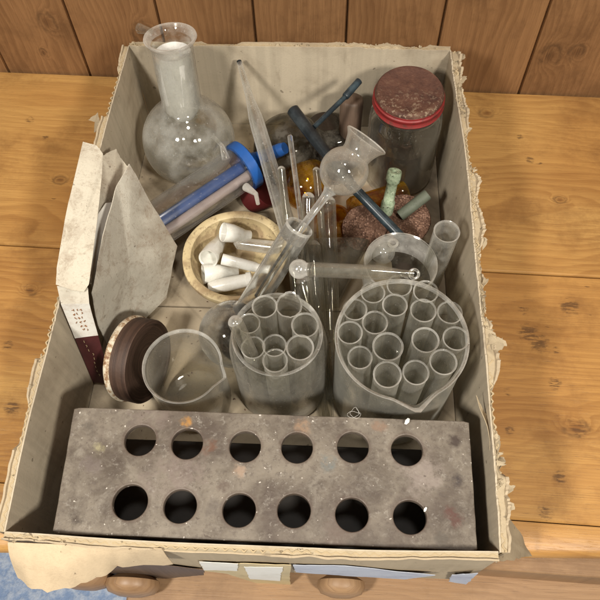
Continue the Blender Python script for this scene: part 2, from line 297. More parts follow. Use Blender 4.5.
# ------------------------------------------------------------------ mesh helpers
class MB:
    def __init__(s): s.v = []; s.f = []; s.mi = []; s.sm = []
    def add(s, vs, fs, mi=0, smooth=True, mat=None):
        o = len(s.v)
        s.v += [tuple((mat @ Vector(q)) if mat else q) for q in vs]
        for k, f in enumerate(fs):
            s.f.append([o + i for i in f]); s.mi.append(mi[k] if isinstance(mi, list) else mi); s.sm.append(smooth)
    def lathe(s, prof, seg=48, mat=None, smooth=True, mid=0, squash=None, wob=0):
        """prof = [(r, z) or (r, z, mat)] ; r=0 ends close to a point"""
        vs = []; fs = []; mi = []; rings = []
        for k, q in enumerate(prof):
            if q[0] < 1e-7: rings.append([len(vs)]); vs.append((0, 0, q[1]))
            else:
                rings.append(list(range(len(vs), len(vs) + seg)))
                for i in range(seg):
                    a = 2 * math.pi * i / seg; rr = q[0]
                    if wob: rr *= 1 + wob * mnoise.noise((math.cos(a) * 2, math.sin(a) * 2, q[1] * 40))
                    vs.append((rr * math.cos(a), rr * math.sin(a), q[1]))
        for k in range(len(prof) - 1):
            A, B = rings[k], rings[k + 1]; m = prof[k][2] if len(prof[k]) > 2 else mid
            for i in range(seg):
                j = (i + 1) % seg
                if len(A) == 1 and len(B) == 1: continue
                if len(A) == 1: fs.append((A[0], B[j], B[i]))
                elif len(B) == 1: fs.append((A[i], A[j], B[0]))
                else: fs.append((A[i], A[j], B[j], B[i]))
                mi.append(m)
        s.add(vs, fs, mi, smooth, mat); return s
    def tube(s, pts, rad, seg=16, mi=0, cap=True):
        pts = [Vector(q) for q in pts]; n = len(pts); rad = rad if isinstance(rad, (list, tuple)) else [rad] * n
        vs = []; fs = []; up = None
        for i, q in enumerate(pts):
            t = (pts[min(i + 1, n - 1)] - pts[max(i - 1, 0)]).normalized()
            if up is None: up = t.orthogonal().normalized()
            up = (up - t * up.dot(t)).normalized(); sd = t.cross(up)
            for k in range(seg):
                a = 2 * math.pi * k / seg; vs.append(tuple(q + (up * math.cos(a) + sd * math.sin(a)) * rad[i]))
        for i in range(n - 1):
            for k in range(seg):
                j = (k + 1) % seg; fs.append((i * seg + k, i * seg + j, (i + 1) * seg + j, (i + 1) * seg + k))
        if cap: fs.append(tuple(range(seg))[::-1]); fs.append(tuple(range((n - 1) * seg, n * seg)))
        s.add(vs, fs, mi); return s
    def box(s, lo, hi, bev=0.0, mi=0, mat=None):
        x0, y0, z0 = lo; x1, y1, z1 = hi; e = bev
        if e <= 0:
            vs = [(x, y, z) for z in (z0, z1) for y in (y0, y1) for x in (x0, x1)]
            fs = [(0, 2, 3, 1), (4, 5, 7, 6), (0, 1, 5, 4), (2, 6, 7, 3), (0, 4, 6, 2), (1, 3, 7, 5)]
            s.add(vs, fs, mi, False, mat); return s
        c = []
        for (zz, ins) in ((z0, e), (z0 + e, 0), (z1 - e, 0), (z1, e)):
            ring = []
            for (cx, cyy, sx, sy) in ((x0, y0, 1, 1), (x1, y0, -1, 1), (x1, y1, -1, -1), (x0, y1, 1, -1)):
                q1 = (cx + sx * (e if ins == 0 else e * 1.0), cyy + sy * ins); q2 = (cx + sx * ins, cyy + sy * e)
                if (sx, sy) in ((1, 1), (-1, -1)): ring += [(q2[0], q2[1], zz), (q1[0], q1[1], zz)]
                else: ring += [(q1[0], q1[1], zz), (q2[0], q2[1], zz)]
            c.append(ring)
        vs = [q for r in c for q in r]; fs = [tuple(range(8))[::-1], tuple(range(24, 32))]
        for r in range(3):
            for k in range(8):
                j = (k + 1) % 8; fs.append((r * 8 + k, r * 8 + j, (r + 1) * 8 + j, (r + 1) * 8 + k))
        s.add(vs, fs, mi, False, mat); return s
    def sheet(s, rows, t, mi=0, smooth=True):
        """rows = grid of points; solid sheet of thickness t"""
        rows = [[Vector(q) for q in r] for r in rows]; n, m = len(rows), len(rows[0]); nr = []
        for i in range(n):
            for j in range(m):
                a = rows[min(i + 1, n - 1)][j] - rows[max(i - 1, 0)][j]; c = rows[i][min(j + 1, m - 1)] - rows[i][max(j - 1, 0)]
                q = a.cross(c); nr.append(q.normalized() if q.length > 1e-12 else Vector((0, 0, 1)))
        P = [q for r in rows for q in r]
        vs = [tuple(P[k] + nr[k] * t / 2) for k in range(n * m)] + [tuple(P[k] - nr[k] * t / 2) for k in range(n * m)]; fs = []
        o = n * m
        for i in range(n - 1):
            for j in range(m - 1):
                a, b2, c, d = i * m + j, i * m + j + 1, (i + 1) * m + j + 1, (i + 1) * m + j
                fs.append((a, d, c, b2)); fs.append((o + a, o + b2, o + c, o + d))
        def edge(l):
            for a, b2 in zip(l[:-1], l[1:]): fs.append((a, b2, o + b2, o + a))
        edge([j for j in range(m)]); edge([(n - 1) * m + j for j in range(m)][::-1])
        edge([i * m for i in range(n)][::-1]); edge([i * m + m - 1 for i in range(n)])
        s.add(vs, fs, mi, smooth); return s
    def poly(s, pts, t, mi=0, warp=.0, nsub=3, seed=0, jag=0.0, div=4):
        """slightly cockled card cut to an outline"""
        pts = [Vector(q) for q in pts]; c = sum(pts, Vector()) / len(pts); N = Vector()
        for i in range(len(pts)): N += (pts[i] - c).cross(pts[(i + 1) % len(pts)] - c)
        N.normalize(); outl = []
        for i in range(len(pts)):
            a, b2 = pts[i], pts[(i + 1) % len(pts)]
            for k in range(div):
                q = a.lerp(b2, k / div)
                if jag: q = q + (q - c).normalized() * jag * (mnoise.noise(q * 260 + Vector((seed, 1, 0))) + .6 * mnoise.noise(q * 800 + Vector((seed, 3, 0))))
                outl.append(q)
        m = len(outl); vs = []; fs = []
        for side in (1, -1):
            for r in range(nsub + 1):
                fr = (r + 1) / (nsub + 1)
                for q in outl:
                    u = c.lerp(q, fr); u = u + N * (warp * mnoise.noise(u * 40 + Vector((seed, 0, 0)))) + N * (side * t / 2); vs.append(tuple(u))
            vs.append(tuple(c + N * (side * t / 2 + warp * mnoise.noise(c * 40 + Vector((seed, 0, 0))))))
        per = m * (nsub + 1) + 1
        for si in (0, 1):
            o = si * per
            for r in range(nsub):
                for k in range(m):
                    j = (k + 1) % m; f = (o + r * m + k, o + r * m + j, o + (r + 1) * m + j, o + (r + 1) * m + k)
                    fs.append(f[::-1] if si == 0 else f)
            for k in range(m):
                j = (k + 1) % m; f = (o + per - 1, o + k, o + j); fs.append(f if si == 0 else f[::-1])
        e = nsub * m
        for k in range(m):
            j = (k + 1) % m; fs.append((e + k, per + e + k, per + e + j, e + j))
        s.add(vs, fs, mi, True); return s
    def build(s, name, mats, parent=None, matrix=None, mods=None):
        me = bpy.data.meshes.new(name); me.from_pydata(s.v, [], s.f); me.update()
        mats = mats if isinstance(mats, (list, tuple)) else [mats]
        for m in mats: me.materials.append(m)
        me.polygons.foreach_set('material_index', s.mi); me.polygons.foreach_set('use_smooth', s.sm)
        if len(me.polygons) < 60000: me.set_sharp_from_angle(angle=R(42))
        o = bpy.data.objects.new(name, me); COL.objects.link(o)
        if matrix is not None: o.matrix_world = matrix
        if parent is not None:
            o.parent = parent
            if matrix is not None: o.matrix_parent_inverse = parent_world(parent).inverted()
        return o
def parent_world(o):
    m = o.matrix_basis.copy()
    if o.parent: m = parent_world(o.parent) @ o.matrix_parent_inverse @ m
    return m
def tag(o, label=None, cat=None, group=None, kind=None):
    if label: o['label'] = label
    if cat: o['category'] = cat
    if group: o['group'] = group
    if kind: o['kind'] = kind
    return o
def empty(name, loc=(0, 0, 0), matrix=None):
    o = bpy.data.objects.new(name, None); COL.objects.link(o); o.empty_display_size = .01
    if matrix is not None: o.matrix_world = matrix
    else: o.location = loc
    return o
def frame(p0, p1, roll=0):
    """matrix whose Z runs from p0 towards p1, origin at p0"""
    p0, p1 = Vector(p0), Vector(p1); z = (p1 - p0).normalized(); x = Vector((1, 0, 0)) if abs(z.x) < .95 else Vector((0, 1, 0))
    x = (x - z * x.dot(z)).normalized(); y = z.cross(x)
    return Matrix.Translation(p0) @ Matrix((x, y, z)).transposed().to_4x4() @ Matrix.Rotation(roll, 4, 'Z')
def hemi(r, z0, n=8, up=False, mid=0):        # bottom dome, from the pole to the equator at z0
    out = []
    for i in range(n + 1):
        a = math.pi / 2 * i / n
        out.append((r * math.sin(a), z0 - r * math.cos(a), mid))
    return out

# ------------------------------------------------------------------ the table and the panelled wall
T = Matrix.Rotation(-0.0329885, 4, 'Z')
tb = empty('tabletop', matrix=T); tag(tb, kind='structure')
tag(tb, 'worn orange pine table boards under the cardboard box')
GAP = .0012
for (y0, y1) in ((.2850, .52), (.0495, .2850)):
    MB().box((-.60, y0 + GAP / 2, -.022), (.60, y1 - GAP / 2, 0), .0016).build('board', M['table'], tb)
m = MB(); e0, e1 = (-.60, -.029), (.60, .0485 - .0)     # front edge runs slightly askew
def yf(x): return -.0035 + (x + .213) * .064
nose = []
xs = [-.60 + i * .05 for i in range(25)]
for dz, dy in ((-.022, .004), (-.016, .0), (-.008, -.0015), (-.003, .0005), (0, .0045)):
    nose.append([(x, min(yf(x), .040) + dy, dz) for x in xs])
nose.append([(x, .0495 - GAP / 2, 0) for x in xs]); nose.append([(x, .0495 - GAP / 2, -.022) for x in xs])
vs = [q for r in nose for q in r]; n_ = len(xs); fs = []
for i in range(len(nose) - 1):
    for j in range(n_ - 1): fs.append((i * n_ + j, i * n_ + j + 1, (i + 1) * n_ + j + 1, (i + 1) * n_ + j))
m.add(vs, fs, 0, True); m.build('edge_board', M['table'], tb)
m = MB(); m.box((-.60, .013, -.10), (.60, .05, -.0225), .001)
m.build('apron', M['rail'], tb)
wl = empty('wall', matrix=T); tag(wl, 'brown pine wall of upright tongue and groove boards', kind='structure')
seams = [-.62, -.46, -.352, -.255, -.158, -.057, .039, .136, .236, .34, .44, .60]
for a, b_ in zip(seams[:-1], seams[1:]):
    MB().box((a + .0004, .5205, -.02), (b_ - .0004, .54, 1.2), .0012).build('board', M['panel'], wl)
MB().box((-.62, .541, -.02), (.6, .56, 1.2)).build('backing', M['black'], wl)
fl = MB().box((-3, -3, -.74), (3, .6, -.72))
bb = NB('blue_carpet'); p = bb.pos(); nz = bb.noise(p, 60, 4, .7); n4 = bb.noise(p, 6, 3)
c4 = bb.mix(bb.step(nz, .35, .7), (.30, .42, .66), (.62, .70, .84)); bb.bsdf(c4, .9, bb.bump(nz, .5, .01))
tag(fl.build('floor', bb.m), 'pale blue floor below the table edge', kind='structure')

# drawer front rail with turned knobs below the table edge
dr = empty('drawer', at(300, 590, -.06)); tag(dr, 'pine drawer front with round turned knobs below the box', 'drawer')
a0 = at(128, 584, -.062); a1 = at(700, 590, -.062)
m = MB(); m.box((a0.x, a0.y - .018, -.075), (.52, a0.y + .03, -.062), .002); m.build('ledge', M['rail'], dr, matrix=Matrix.Identity(4))
for (kx, ky, r) in ((86, 582, 27), (132, 589, 27), (341, 590, 24)):
    q = at(kx, ky, -.045); s_ = mpp(q) * r; back = q + Vector((0, .028, 0))
    k = MB(); k.lathe([(s_ * .55, -.012), (s_ * .42, .004), (s_ * .40, .014), (s_ * .62, .017), (s_ * .98, .021), (s_ * 1.0, .026), (s_ * .86, .031), (s_ * .45, .034), (0, .0347)], 32)
    k.build('knob', M['rail'], dr, matrix=frame(back, back + Vector((0, -1, 0))))

# ------------------------------------------------------------------ the cardboard box
BW, BD, BH, TH = .155, .4551, .1115, .0047
bx = empty('cardboard_box', (0, BD / 2, 0)); tag(bx, 'open battered cardboard box with torn upper edges holding old laboratory glass', 'box')
I4 = Matrix.Identity(4)
def n1(s, seed, f): return mnoise.noise((s * f, seed * 3.7, seed))
def card_wall(p0, p1, seed, bow=0.0, dips=(), rag=1.0, top=BH, wobble=.002, splay=.003):
    p0, p1 = Vector(p0), Vector(p1); L = (p1 - p0).length; d = (p1 - p0) / L; o = Vector((d.y, -d.x))  # outward, right of the run
    n = int(L / .0011); m = MB()
    def pt(s, off, z):
        f = max(0, z / top); bo = (bow * math.sin(math.pi * min(1, max(0, s / L))) + wobble * n1(s, seed + 9, 9)) * f + .0012 * n1(s, seed + 3, 28) * math.sin(math.pi * min(1, f)) * (off < .001 or 1)
        g = min(1.15, max(0, (z / top - .86) / .14)) ** 1.5 * min(1.1, max(0, off / TH)) ** 1.5 * splay * max(0, .8 + .9 * n1(s, seed + 31, 25) + .5 * n1(s, seed + 32, 90)) + 0 * max(0, off / TH) ** 1.5 * splay * (.8 + .9 * n1(s, seed + 31, 25) + .5 * n1(s, seed + 32, 90))
        q = p0 + d * s + o * (off + bo + g); return (q.x, q.y, z)
    def sheetlay(offf, t, topf, mi):
        vs = []; fs = []; zs = (0, .4, .75, .88, .94, 1.0); nz_ = len(zs)
        for i in range(n + 1):
            s = L * i / n; h = topf(s)
            for side in (0, t):
                for z in zs: vs.append(pt(s, offf(s) + side, .0008 + (h - .0008) * z))
        k = 2 * nz_
        for i in range(n):
            a = i * k; b2 = a + k
            for j in range(nz_ - 1):
                fs.append((a + j, b2 + j, b2 + j + 1, a + j + 1)); fs.append((a + nz_ + j, a + nz_ + j + 1, b2 + nz_ + j + 1, b2 + nz_ + j))
            fs.append((a + nz_ - 1, b2 + nz_ - 1, b2 + 2 * nz_ - 1, a + 2 * nz_ - 1))
        for a in (0, n * k):
            for j in range(nz_ - 1): fs.append((a + j, a + j + 1, a + nz_ + j + 1, a + nz_ + j))
        m.add(vs, fs, mi, True)
    def dip(s):
        v = 0
        for (a, b2, h) in dips:
            if a < s < b2: v = max(v, h * min(1, (s - a) / .006, (b2 - s) / .006))
        return v
    mk = lambda s: min(1.3, max(.10, .42 + 1.7 * n1(s, seed + 40, 13)))
    rg = lambda s, k, a: a * rag * mk(s) * (n1(s, seed + k, 60) + .7 * n1(s, seed + k, 190) + .5 * n1(s, seed + k, 600))
    sheetlay(lambda s: 0, .0009, lambda s: top + rg(s, 1, .0018) - .0004, 0)
    amp = (TH - .0018 - .0009) / 2
    sheetlay(lambda s: .0009 + amp * (1 + (.75 + .5 * n1(s, seed, 40)) * math.sin(2 * math.pi * s / .0064 + 2.5 * n1(s, seed + 5, 30))), .0009, lambda s: top - .0012 + rg(s, 2, .0018) - dip(s) * .10, 2)
    sheetlay(lambda s: TH - .0009, .0009, lambda s: top + .0003 + rg(s, 3, .0036) - dip(s), 1)
    rows = []                                  # crushed paper filling the edge
    for i in range(0, n + 1):
        s = L * i / n; r_ = []
        for j in range(6):
            off = .0007 + (TH - .0014) * j / 5; q = Vector((s * 200, j * .7, seed)); v_ = mnoise.noise(q) + .6 * mnoise.noise(q * .23)
            r_.append(pt(s, off, top - .0016 + .0012 * v_ * mk(s) - dip(s) * (j / 5) ** 2 * .8))
        rows.append(r_)
    m.sheet(rows, .0004, 3, True)
    # fuzzy torn paper along the edge
    rnd = random.Random(seed * 11)
    for k in range(int(L / .0024 * rag)):
        s = rnd.uniform(0.004, L - .004); den = .5 + n1(s, seed + 21, 35) + .5 * n1(s, seed + 22, 110)
        if rnd.random() > den * mk(s): continue
        sz = rnd.random() ** 3; w_ = (.0010 + .0090 * sz) * min(rag, 1.3); l_ = (.0006 + .0034 * sz * rnd.uniform(.5, 1.4)) * min(rag, 1.4)
        off0 = rnd.choice((TH - .0005, TH - .0002, TH * .3, TH * .5, TH * .7, .0007)); rows = []; inn = off0 < TH * .8
        z0 = top - dip(s) * (not inn) - rnd.uniform(.0002, .002); cu = rnd.uniform(-.4, 1.0) if inn else rnd.uniform(.4, 1.1); tw = rnd.uniform(-.7, .7); hg = rnd.uniform(-.3, .8)
        for i in range(4):
            f = i / 3; ww = w_ * (1 - .6 * f) * rnd.uniform(.7, 1.3); r_ = []
            for j in range(4):
                g = j / 3 - .5; r_.append(pt(s + g * ww + tw * f * l_, off0 + l_ * f * cu + .0005 * rnd.uniform(-1, 1), z0 + l_ * hg * math.sin(f * 2.0) + .001 * f + rnd.uniform(-.0004, .0004)))
            rows.append(r_)
        m.sheet(rows, .0003, 3)
    return m
FL, FR = -.168, .1605                          # the front of the box has spread
walls = (((-BW, BD), (FL, 0), 2, .003, ((.03, .09, .016), (.20, .33, .012), (.36, .40, .006)), 1.0),
         ((FR, 0), (BW, BD), 3, .004, ((.05, .12, .010), (.17, .24, .006), (.31, .36, .008)), 1.5),
         ((BW, BD), (-BW, BD), 4, .002, ((.02, .05, .003), (.2, .24, .003)), .9),
         ((FL, 0), (FR, 0), 5, .002, ((.10, .18, .007),), .8))
for (p0, p1, sd, bow, dips, rag) in walls:
    mm = card_wall(p0, p1, sd, bow, dips, rag, splay={2: .0025, 3: .0045, 4: .001, 5: .002}[sd])
    mm.build('side_panel', [M['card'], M['card_out'], M['fluting'], M['torn']], bx, matrix=I4)
m = MB(); mid = BD / 2
for (y0, y1) in ((.0006, mid - .0008), (mid + .0008, BD - .0006)):
    lx = lambda y: FL + (-BW - FL) * y / BD + .0006; rx = lambda y: FR + (BW - FR) * y / BD - .0006
    v8 = [(lx(y0), y0, z) for z in (.0008, .0040)] + [(rx(y0), y0, z) for z in (.0008, .0040)] + [(rx(y1), y1, z) for z in (.0008, .0040)] + [(lx(y1), y1, z) for z in (.0008, .0040)]
    m.add(v8, [(0, 2, 3, 1), (2, 4, 5, 3), (4, 6, 7, 5), (6, 0, 1, 7), (1, 3, 5, 7), (0, 6, 4, 2)], 0, False)
m.build('bottom_panel', M['floorcard'], bx, matrix=I4)

# torn outer liner curling over the front edge (bottom left of the photograph)
def dense(l, k=4):
    o = []
    for (a, b_) in zip(l[:-1], l[1:]): o += [(a[0] + (b_[0] - a[0]) * t / k, a[1] + (b_[1] - a[1]) * t / k) for t in range(k)]
    return o + [l[-1]]
top_px = [(26, 556), (42, 556), (62, 557), (85, 558), (108, 559), (130, 560), (152, 561), (172, 563)]
bot_px = [(18, 578), (28, 588), (48, 591), (70, 586), (92, 579), (112, 570), (134, 565), (173, 565)]
top_px, bot_px = dense(top_px), [(x + .9 * mnoise.noise((k * .9, 3, 1)), y + 1.6 * mnoise.noise((k * .7, 8, 1))) for k, (x, y) in enumerate(dense(bot_px))]
rows = []
for i in range(7):
    f = i / 6; r_ = []
    for (a, b_) in zip(top_px, bot_px):
        p0 = aty(a[0], a[1] - 6, -.0063); p0.z = .1095; p1 = at(b_[0], b_[1], .075)
        q = p0.lerp(p1, f); q.z += .004 * math.sin(math.pi * f) + .003 * mnoise.noise((q.x * 55, f * 2.5, 2)) * min(1, f * 2); q.y += .0025 * mnoise.noise((q.x * 160, f * 1.5, 8)) * f; q.y = min(q.y, -.0068) if f > 0 else q.y
        r_.append(q)
    rows.append(r_)
MB().sheet(rows, .0005).build('torn_flap', M['flap'], bx, matrix=I4)
# torn corner paper on the right
def facepoly(px, Y): return [aty(x, y, Y) for x, y in px]
m = MB(); m.poly([at(497, 508, .075), at(508, 515, .06), at(531, 556, .012), at(519, 557, .03), at(498, 563, .07), at(494, 535, .10)], .0006, 0, .004, 4, 2, jag=.0015, div=10); m.build('torn_corner', M['torn'], bx, matrix=I4)
m = MB(); m.poly([at(478, 395, .108), at(494, 428, .100), at(500, 445, .09), at(497, 475, .092), at(490, 440, .108)], .0005, 0, .004, 4, 4, jag=.0015, div=10); m.build('torn_corner', M['torn'], bx, matrix=I4)
m = MB(); m.poly([at(98, 112, .106), at(88, 120, .095), at(97, 118, .10), at(95, 133, .092), at(104, 128, .106)], .0005, 0, .003, 4, 6, jag=.0015, div=10)
m.build('torn_corner', M['torn'], bx, matrix=I4)
YF = -TH - .0024
m = MB(); m.poly(facepoly([(200, 563), (291, 565), (290, 587), (268, 586), (246, 580), (226, 573), (205, 571)], YF), .0004, 0, .0008, jag=.0016, div=12); m.build('yellowed_tape', M['tape_yellow'], bx, matrix=I4)
m = MB(); m.poly(facepoly([(199, 562), (238, 564), (237, 571), (204, 570)], YF - .0006), .0003, 0, .0004, jag=.0014, div=12); m.poly(facepoly([(244, 567), (283, 567), (280, 581), (250, 579)], YF - .0006), .0003, 0, .0004, jag=.0014, div=12)
m.build('label_scrap', M['paper'], bx, matrix=I4)
m = MB(); m.poly(facepoly([(293, 565), (345, 566), (436, 575), (405, 579), (350, 576), (296, 572)], YF), .0004, 0, .0006, jag=.0012, div=14)
m.poly(facepoly([(452, 575), (478, 573), (466, 584), (449, 581)], YF), .0004, 0, .0005, jag=.0014, div=12); m.build('bluish_tape', M['tape_blue'], bx, matrix=I4)
m = MB(); m.poly(facepoly([(110, 567), (150, 563), (205, 570), (203, 575), (160, 579), (108, 576)], YF + .0004), .0004, jag=.0014, div=14); m.build('torn_hole', M['oldwood'], bx, matrix=I4)
# ------------------------------------------------------------------ test tube rack
RZ = .103
hx = [[(140, 440), (187, 443.5), (245, 446.5), (297, 447.5), (353, 447), (407, 450)], [(130, 502), (180, 506), (239, 510), (294, 510.5), (352, 514.5), (410, 517)]]
hr = [[17, 17, 17, 17, 17, 17], [19, 18, 18, 18, 18, 18]]
holes = []
for row, rr in zip(hx, hr):
    for q, r_ in zip(row, rr):
        w_ = at(q[0], q[1], RZ); holes.append((w_.x, w_.y, r_ * mpp(w_) * .985))
C4 = [at(75, 408, RZ), at(468, 422, RZ), at(476.5, 550, RZ), at(53.5, 532, RZ)]
rk_c = sum(C4, Vector()) / 4; rk_c.z = 0
rk = empty('test_tube_rack', rk_c); tag(rk, 'grey stained test tube rack with twelve round holes at the front of the box', 'rack')
cu = bpy.data.curves.new('tmp', 'CURVE'); cu.dimensions = '2D'; cu.fill_mode = 'BOTH'; cu.extrude = .0022; cu.bevel_depth = .0007; cu.bevel_resolution = 2
def spline(pts):
    s_ = cu.splines.new('POLY'); s_.points.add(len(pts) - 1)
    for k, q in enumerate(pts): s_.points[k].co = (q[0], q[1], 0, 1)
    s_.use_cyclic_u = True
outl = []
for i in range(4):
    a, b_ = C4[i], C4[(i + 1) % 4]
    for k in range(14):
        q = a.lerp(b_, k / 14 + (.012 if k == 0 else 0)); outl.append((q.x - rk_c.x + .0004 * mnoise.noise(q * 90), q.y - rk_c.y + .0004 * mnoise.noise(q * 90 + Vector((5, 0, 0)))))
    q = a.lerp(b_, .988); outl.append((q.x - rk_c.x, q.y - rk_c.y))
spline(outl)
for (x, y, r_) in holes: spline([(x - rk_c.x + r_ * math.cos(2 * math.pi * k / 56), y - rk_c.y + r_ * math.sin(2 * math.pi * k / 56)) for k in range(56)])
tmp = bpy.data.objects.new('tmp', cu); COL.objects.link(tmp); bpy.context.view_layer.update()
me = bpy.data.meshes.new_from_object(tmp.evaluated_get(bpy.context.evaluated_depsgraph_get())); bpy.data.objects.remove(tmp)
# stains (photo places)
b, p, c, n2, n3, wob = RACKN
wob2 = b.math('ADD', b.math('MULTIPLY', wob, .6), b.math('MULTIPLY', b.noise(p, 260, 4, .7), .4)); wob2 = b.math('MULTIPLY_ADD' if False else 'ADD', b.math('MULTIPLY', b.math('SUBTRACT', wob2, .5), 2.6), .5)
def rl(x, y): q = at(x, y, RZ); return q.x - rk_c.x, q.y - rk_c.y
for (x, y, r_, colr, s_) in ((455, 440, .0036, (.045, .03, .025), .75), (457, 480, .0040, (.04, .03, .03), .8), (453, 516, .005, (.10, .045, .035), .8), (443, 541, .004, (.09, .075, .06), .7),
        (88, 429, .0045, (.09, .075, .06), .7), (76, 516, .0045, (.06, .045, .035), .75), (187, 422, .0032, (.45, .22, .05), .7), (208, 446, .0045, (.13, .06, .035), .7), (327, 463, .0045, (.12, .16, .17), .55),
        (100, 448, .0035, (.42, .38, .20), .5), (240, 470, .004, (.38, .26, .18), .5), (178, 475, .016, (.20, .15, .135), .4), (92, 466, .006, (.14, .11, .10), .5), (420, 470, .012, (.30, .25, .22), .5),
        (215, 512, .006, (.11, .09, .075), .6), (225, 486, .004, (.08, .05, .04), .6), (300, 428, .005, (.36, .22, .13), .5), (130, 420, .004, (.10, .08, .07), .5), (340, 535, .010, (.15, .11, .09), .45), (380, 425, .004, (.24, .15, .10), .6), (150, 412, .012, (.18, .14, .12), .5)):
    lx, ly = rl(x, y); c = b.mix(b.math('MULTIPLY', b.math('MULTIPLY', b.blob(p, lx, ly, r_ * 1.1, wob2), b.step(n2, .30, .58)), s_ * 1.15, True), c, colr)
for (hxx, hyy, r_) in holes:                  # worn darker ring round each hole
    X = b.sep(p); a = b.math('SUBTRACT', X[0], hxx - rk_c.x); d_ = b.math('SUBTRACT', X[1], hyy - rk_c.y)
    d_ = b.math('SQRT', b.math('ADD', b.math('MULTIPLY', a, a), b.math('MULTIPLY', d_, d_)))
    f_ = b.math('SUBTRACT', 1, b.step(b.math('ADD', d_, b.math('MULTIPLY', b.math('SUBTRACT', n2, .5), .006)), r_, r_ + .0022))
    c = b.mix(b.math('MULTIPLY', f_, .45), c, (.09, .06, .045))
fl_ = b.noise(p, 330, 1, .5); c = b.mix(b.math('MULTIPLY', b.step(fl_, .74, .77), .9), c, (.62, .57, .50))
fd = b.noise(p, 190, 2, .5, .5); c = b.mix(b.math('MULTIPLY', b.step(fd, .71, .75), .6), c, (.07, .05, .04))
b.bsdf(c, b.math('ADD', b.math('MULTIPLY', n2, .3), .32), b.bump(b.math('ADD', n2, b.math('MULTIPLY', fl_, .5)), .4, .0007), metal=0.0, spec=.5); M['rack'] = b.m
b = NB('shaded_rack_tone'); p2 = b.pos(); b.bsdf(b.mix(b.noise(p2, 60, 4), (.010, .009, .008), (.04, .033, .027)), .6); M['rack_dark'] = b.m  # near-black colour paints the shade seen through the holes
me.materials.clear(); me.materials.append(M['rack']); me.name = 'top_plate'
tp = bpy.data.objects.new('top_plate', me); COL.objects.link(tp); tp.parent = rk; tp.location = (0, 0, RZ - .003)
xl, xr, yb, yfr = C4[3].x + .002, C4[1].x - .0015, C4[0].y - .002, C4[3].y + .0015
for x in (xl, xr - .003):
    MB().box((x, yfr + .001, .0045), (x + .003, yb - .001, RZ - .0065), .0006).build('end_plate', M['rack_dark'], rk, matrix=I4)
MB().box((xl + .0032, yfr, .045), (xr - .0032, yb - .004, .049), .0006).build('lower_shelf', M['rack_dark'], rk, matrix=I4)
MB().box((xl + .0032, yfr - .0005, RZ - .013), (xr - .0032, yfr + .0012, RZ - .0062), .0004).build('front_strip', M['black'], rk, matrix=I4)
# crumbs on the rack
def crumb(px, z, r_, mat, label, name='paper_scrap', cat='scrap'):
    q = at(px[0], px[1], z); m = MB(); rn = random.Random(int(px[0]))
    pts = [(r_ * .5 * math.cos(a) * rn.uniform(.6, 1.1), r_ * math.sin(a) * rn.uniform(.7, 1.1), rn.uniform(0, r_ * .35)) for a in [k * math.pi / 3 for k in range(6)]]
    m.poly(pts, r_ * .18, 0, 0, 2); o = m.build(name, mat, matrix=Matrix.Translation(q + Vector((0, 0, r_ * .2))) @ Matrix.Rotation(-.5, 4, 'Z')); tag(o, label, cat); return o
crumb((407, 422), RZ + .0008, .0034, M['paper'], 'small white paper crumb at the back edge of the rack below the beaker spout')
crumb((425, 510), RZ + .0008, .0022, M['paper'], 'tiny white crumb beside the front right hole of the rack')
m = MB(); q = at(355, 414, RZ + .003); pts = []
for k in range(60):
    a = k * .55; pts.append(q + Vector((.006 * math.cos(a) * (.5 + .5 * mnoise.noise((k * .2, 1, 1))) + .004 * mnoise.noise((k * .13, 5, 1)), .006 * mnoise.noise((k * .25, 7, 3)) + .003 * math.sin(a), .003 * abs(mnoise.noise((k * .3, 2, 9))))))
m.tube(pts[:26], .00007, 5); tag(m.build('fluff', M['paper']), 'wisp of pale fluff on the back edge of the rack', 'fluff')

# ------------------------------------------------------------------ glass vessels
def spouted(prof_r, prof, ang, depth, r0, seg=96):
    """beaker mesh with a pouring spout at angle ang; prof = [(r, z, mat)]"""
    m = MB(); m.lathe(prof, seg); H = max(q[1] for q in prof)
    nv = []
    for v in m.v:
        r_ = math.hypot(v[0], v[1]); a = math.atan2(v[1], v[0]); da = (a - ang + math.pi) % (2 * math.pi) - math.pi
        f = max(0, 1 - abs(da) / .36); f = f ** 1.5; hz = max(0, (v[2] - (H - .022)) / .022); k = depth * f * hz ** 1.6
        if r_ > .3 * r0: nv.append((v[0] * (1 + k / r_), v[1] * (1 + k / r_), v[2] + .12 * k))
        else: nv.append(v)
    m.v = nv; return m
def vessel(name, px, z, rpx, mats, label, cat, body=1.0, wall=.0016, spout=None, base=.0042, lean=(0, 0)):
    top = at(px[0], px[1], z); r_ = rpx * mpp(top); h = z - base
    P = [(0, 0, 0), (r_ * body * .80, 0, 0), (r_ * body * .93, .0015, 0), (r_ * body, .007, 0), (r_ * body, h * .80, 0), (r_ * (body * .6 + .4), h * .90, 0), (r_ * .99, h * .965, 0), (r_ * 1.0, h - .003, 1), (r_ * 1.02, h - .0012, 1), (r_ * 1.015, h, 1), (r_ * .985, h - .0002, 1), (r_ - wall, h - .003, 0), (r_ * .975 - wall, h * .95, 0),
         (r_ * (body * .6 + .4) - wall * 1.2, h * .90, 0), (r_ * body - wall, h * .80, 0), (r_ * body - wall, .008, 0), (r_ * body * .9 - wall, .004, 0), (r_ * body * .7, .0032, 0), (0, .003, 0)]
    m = spouted(r_, P, spout[0], spout[1], r_) if spout else MB().lathe(P, 96)
    b_ = Vector((top.x + lean[0], top.y + lean[1], base))
    o = m.build(name, mats, matrix=frame(b_, Vector((top.x, top.y, z)))); tag(o, label, cat)
    return o, top, r_
G2 = [M['glass'], M['glass_rim']]; GD = [M['glass_dusty'], M['glass_rim']]
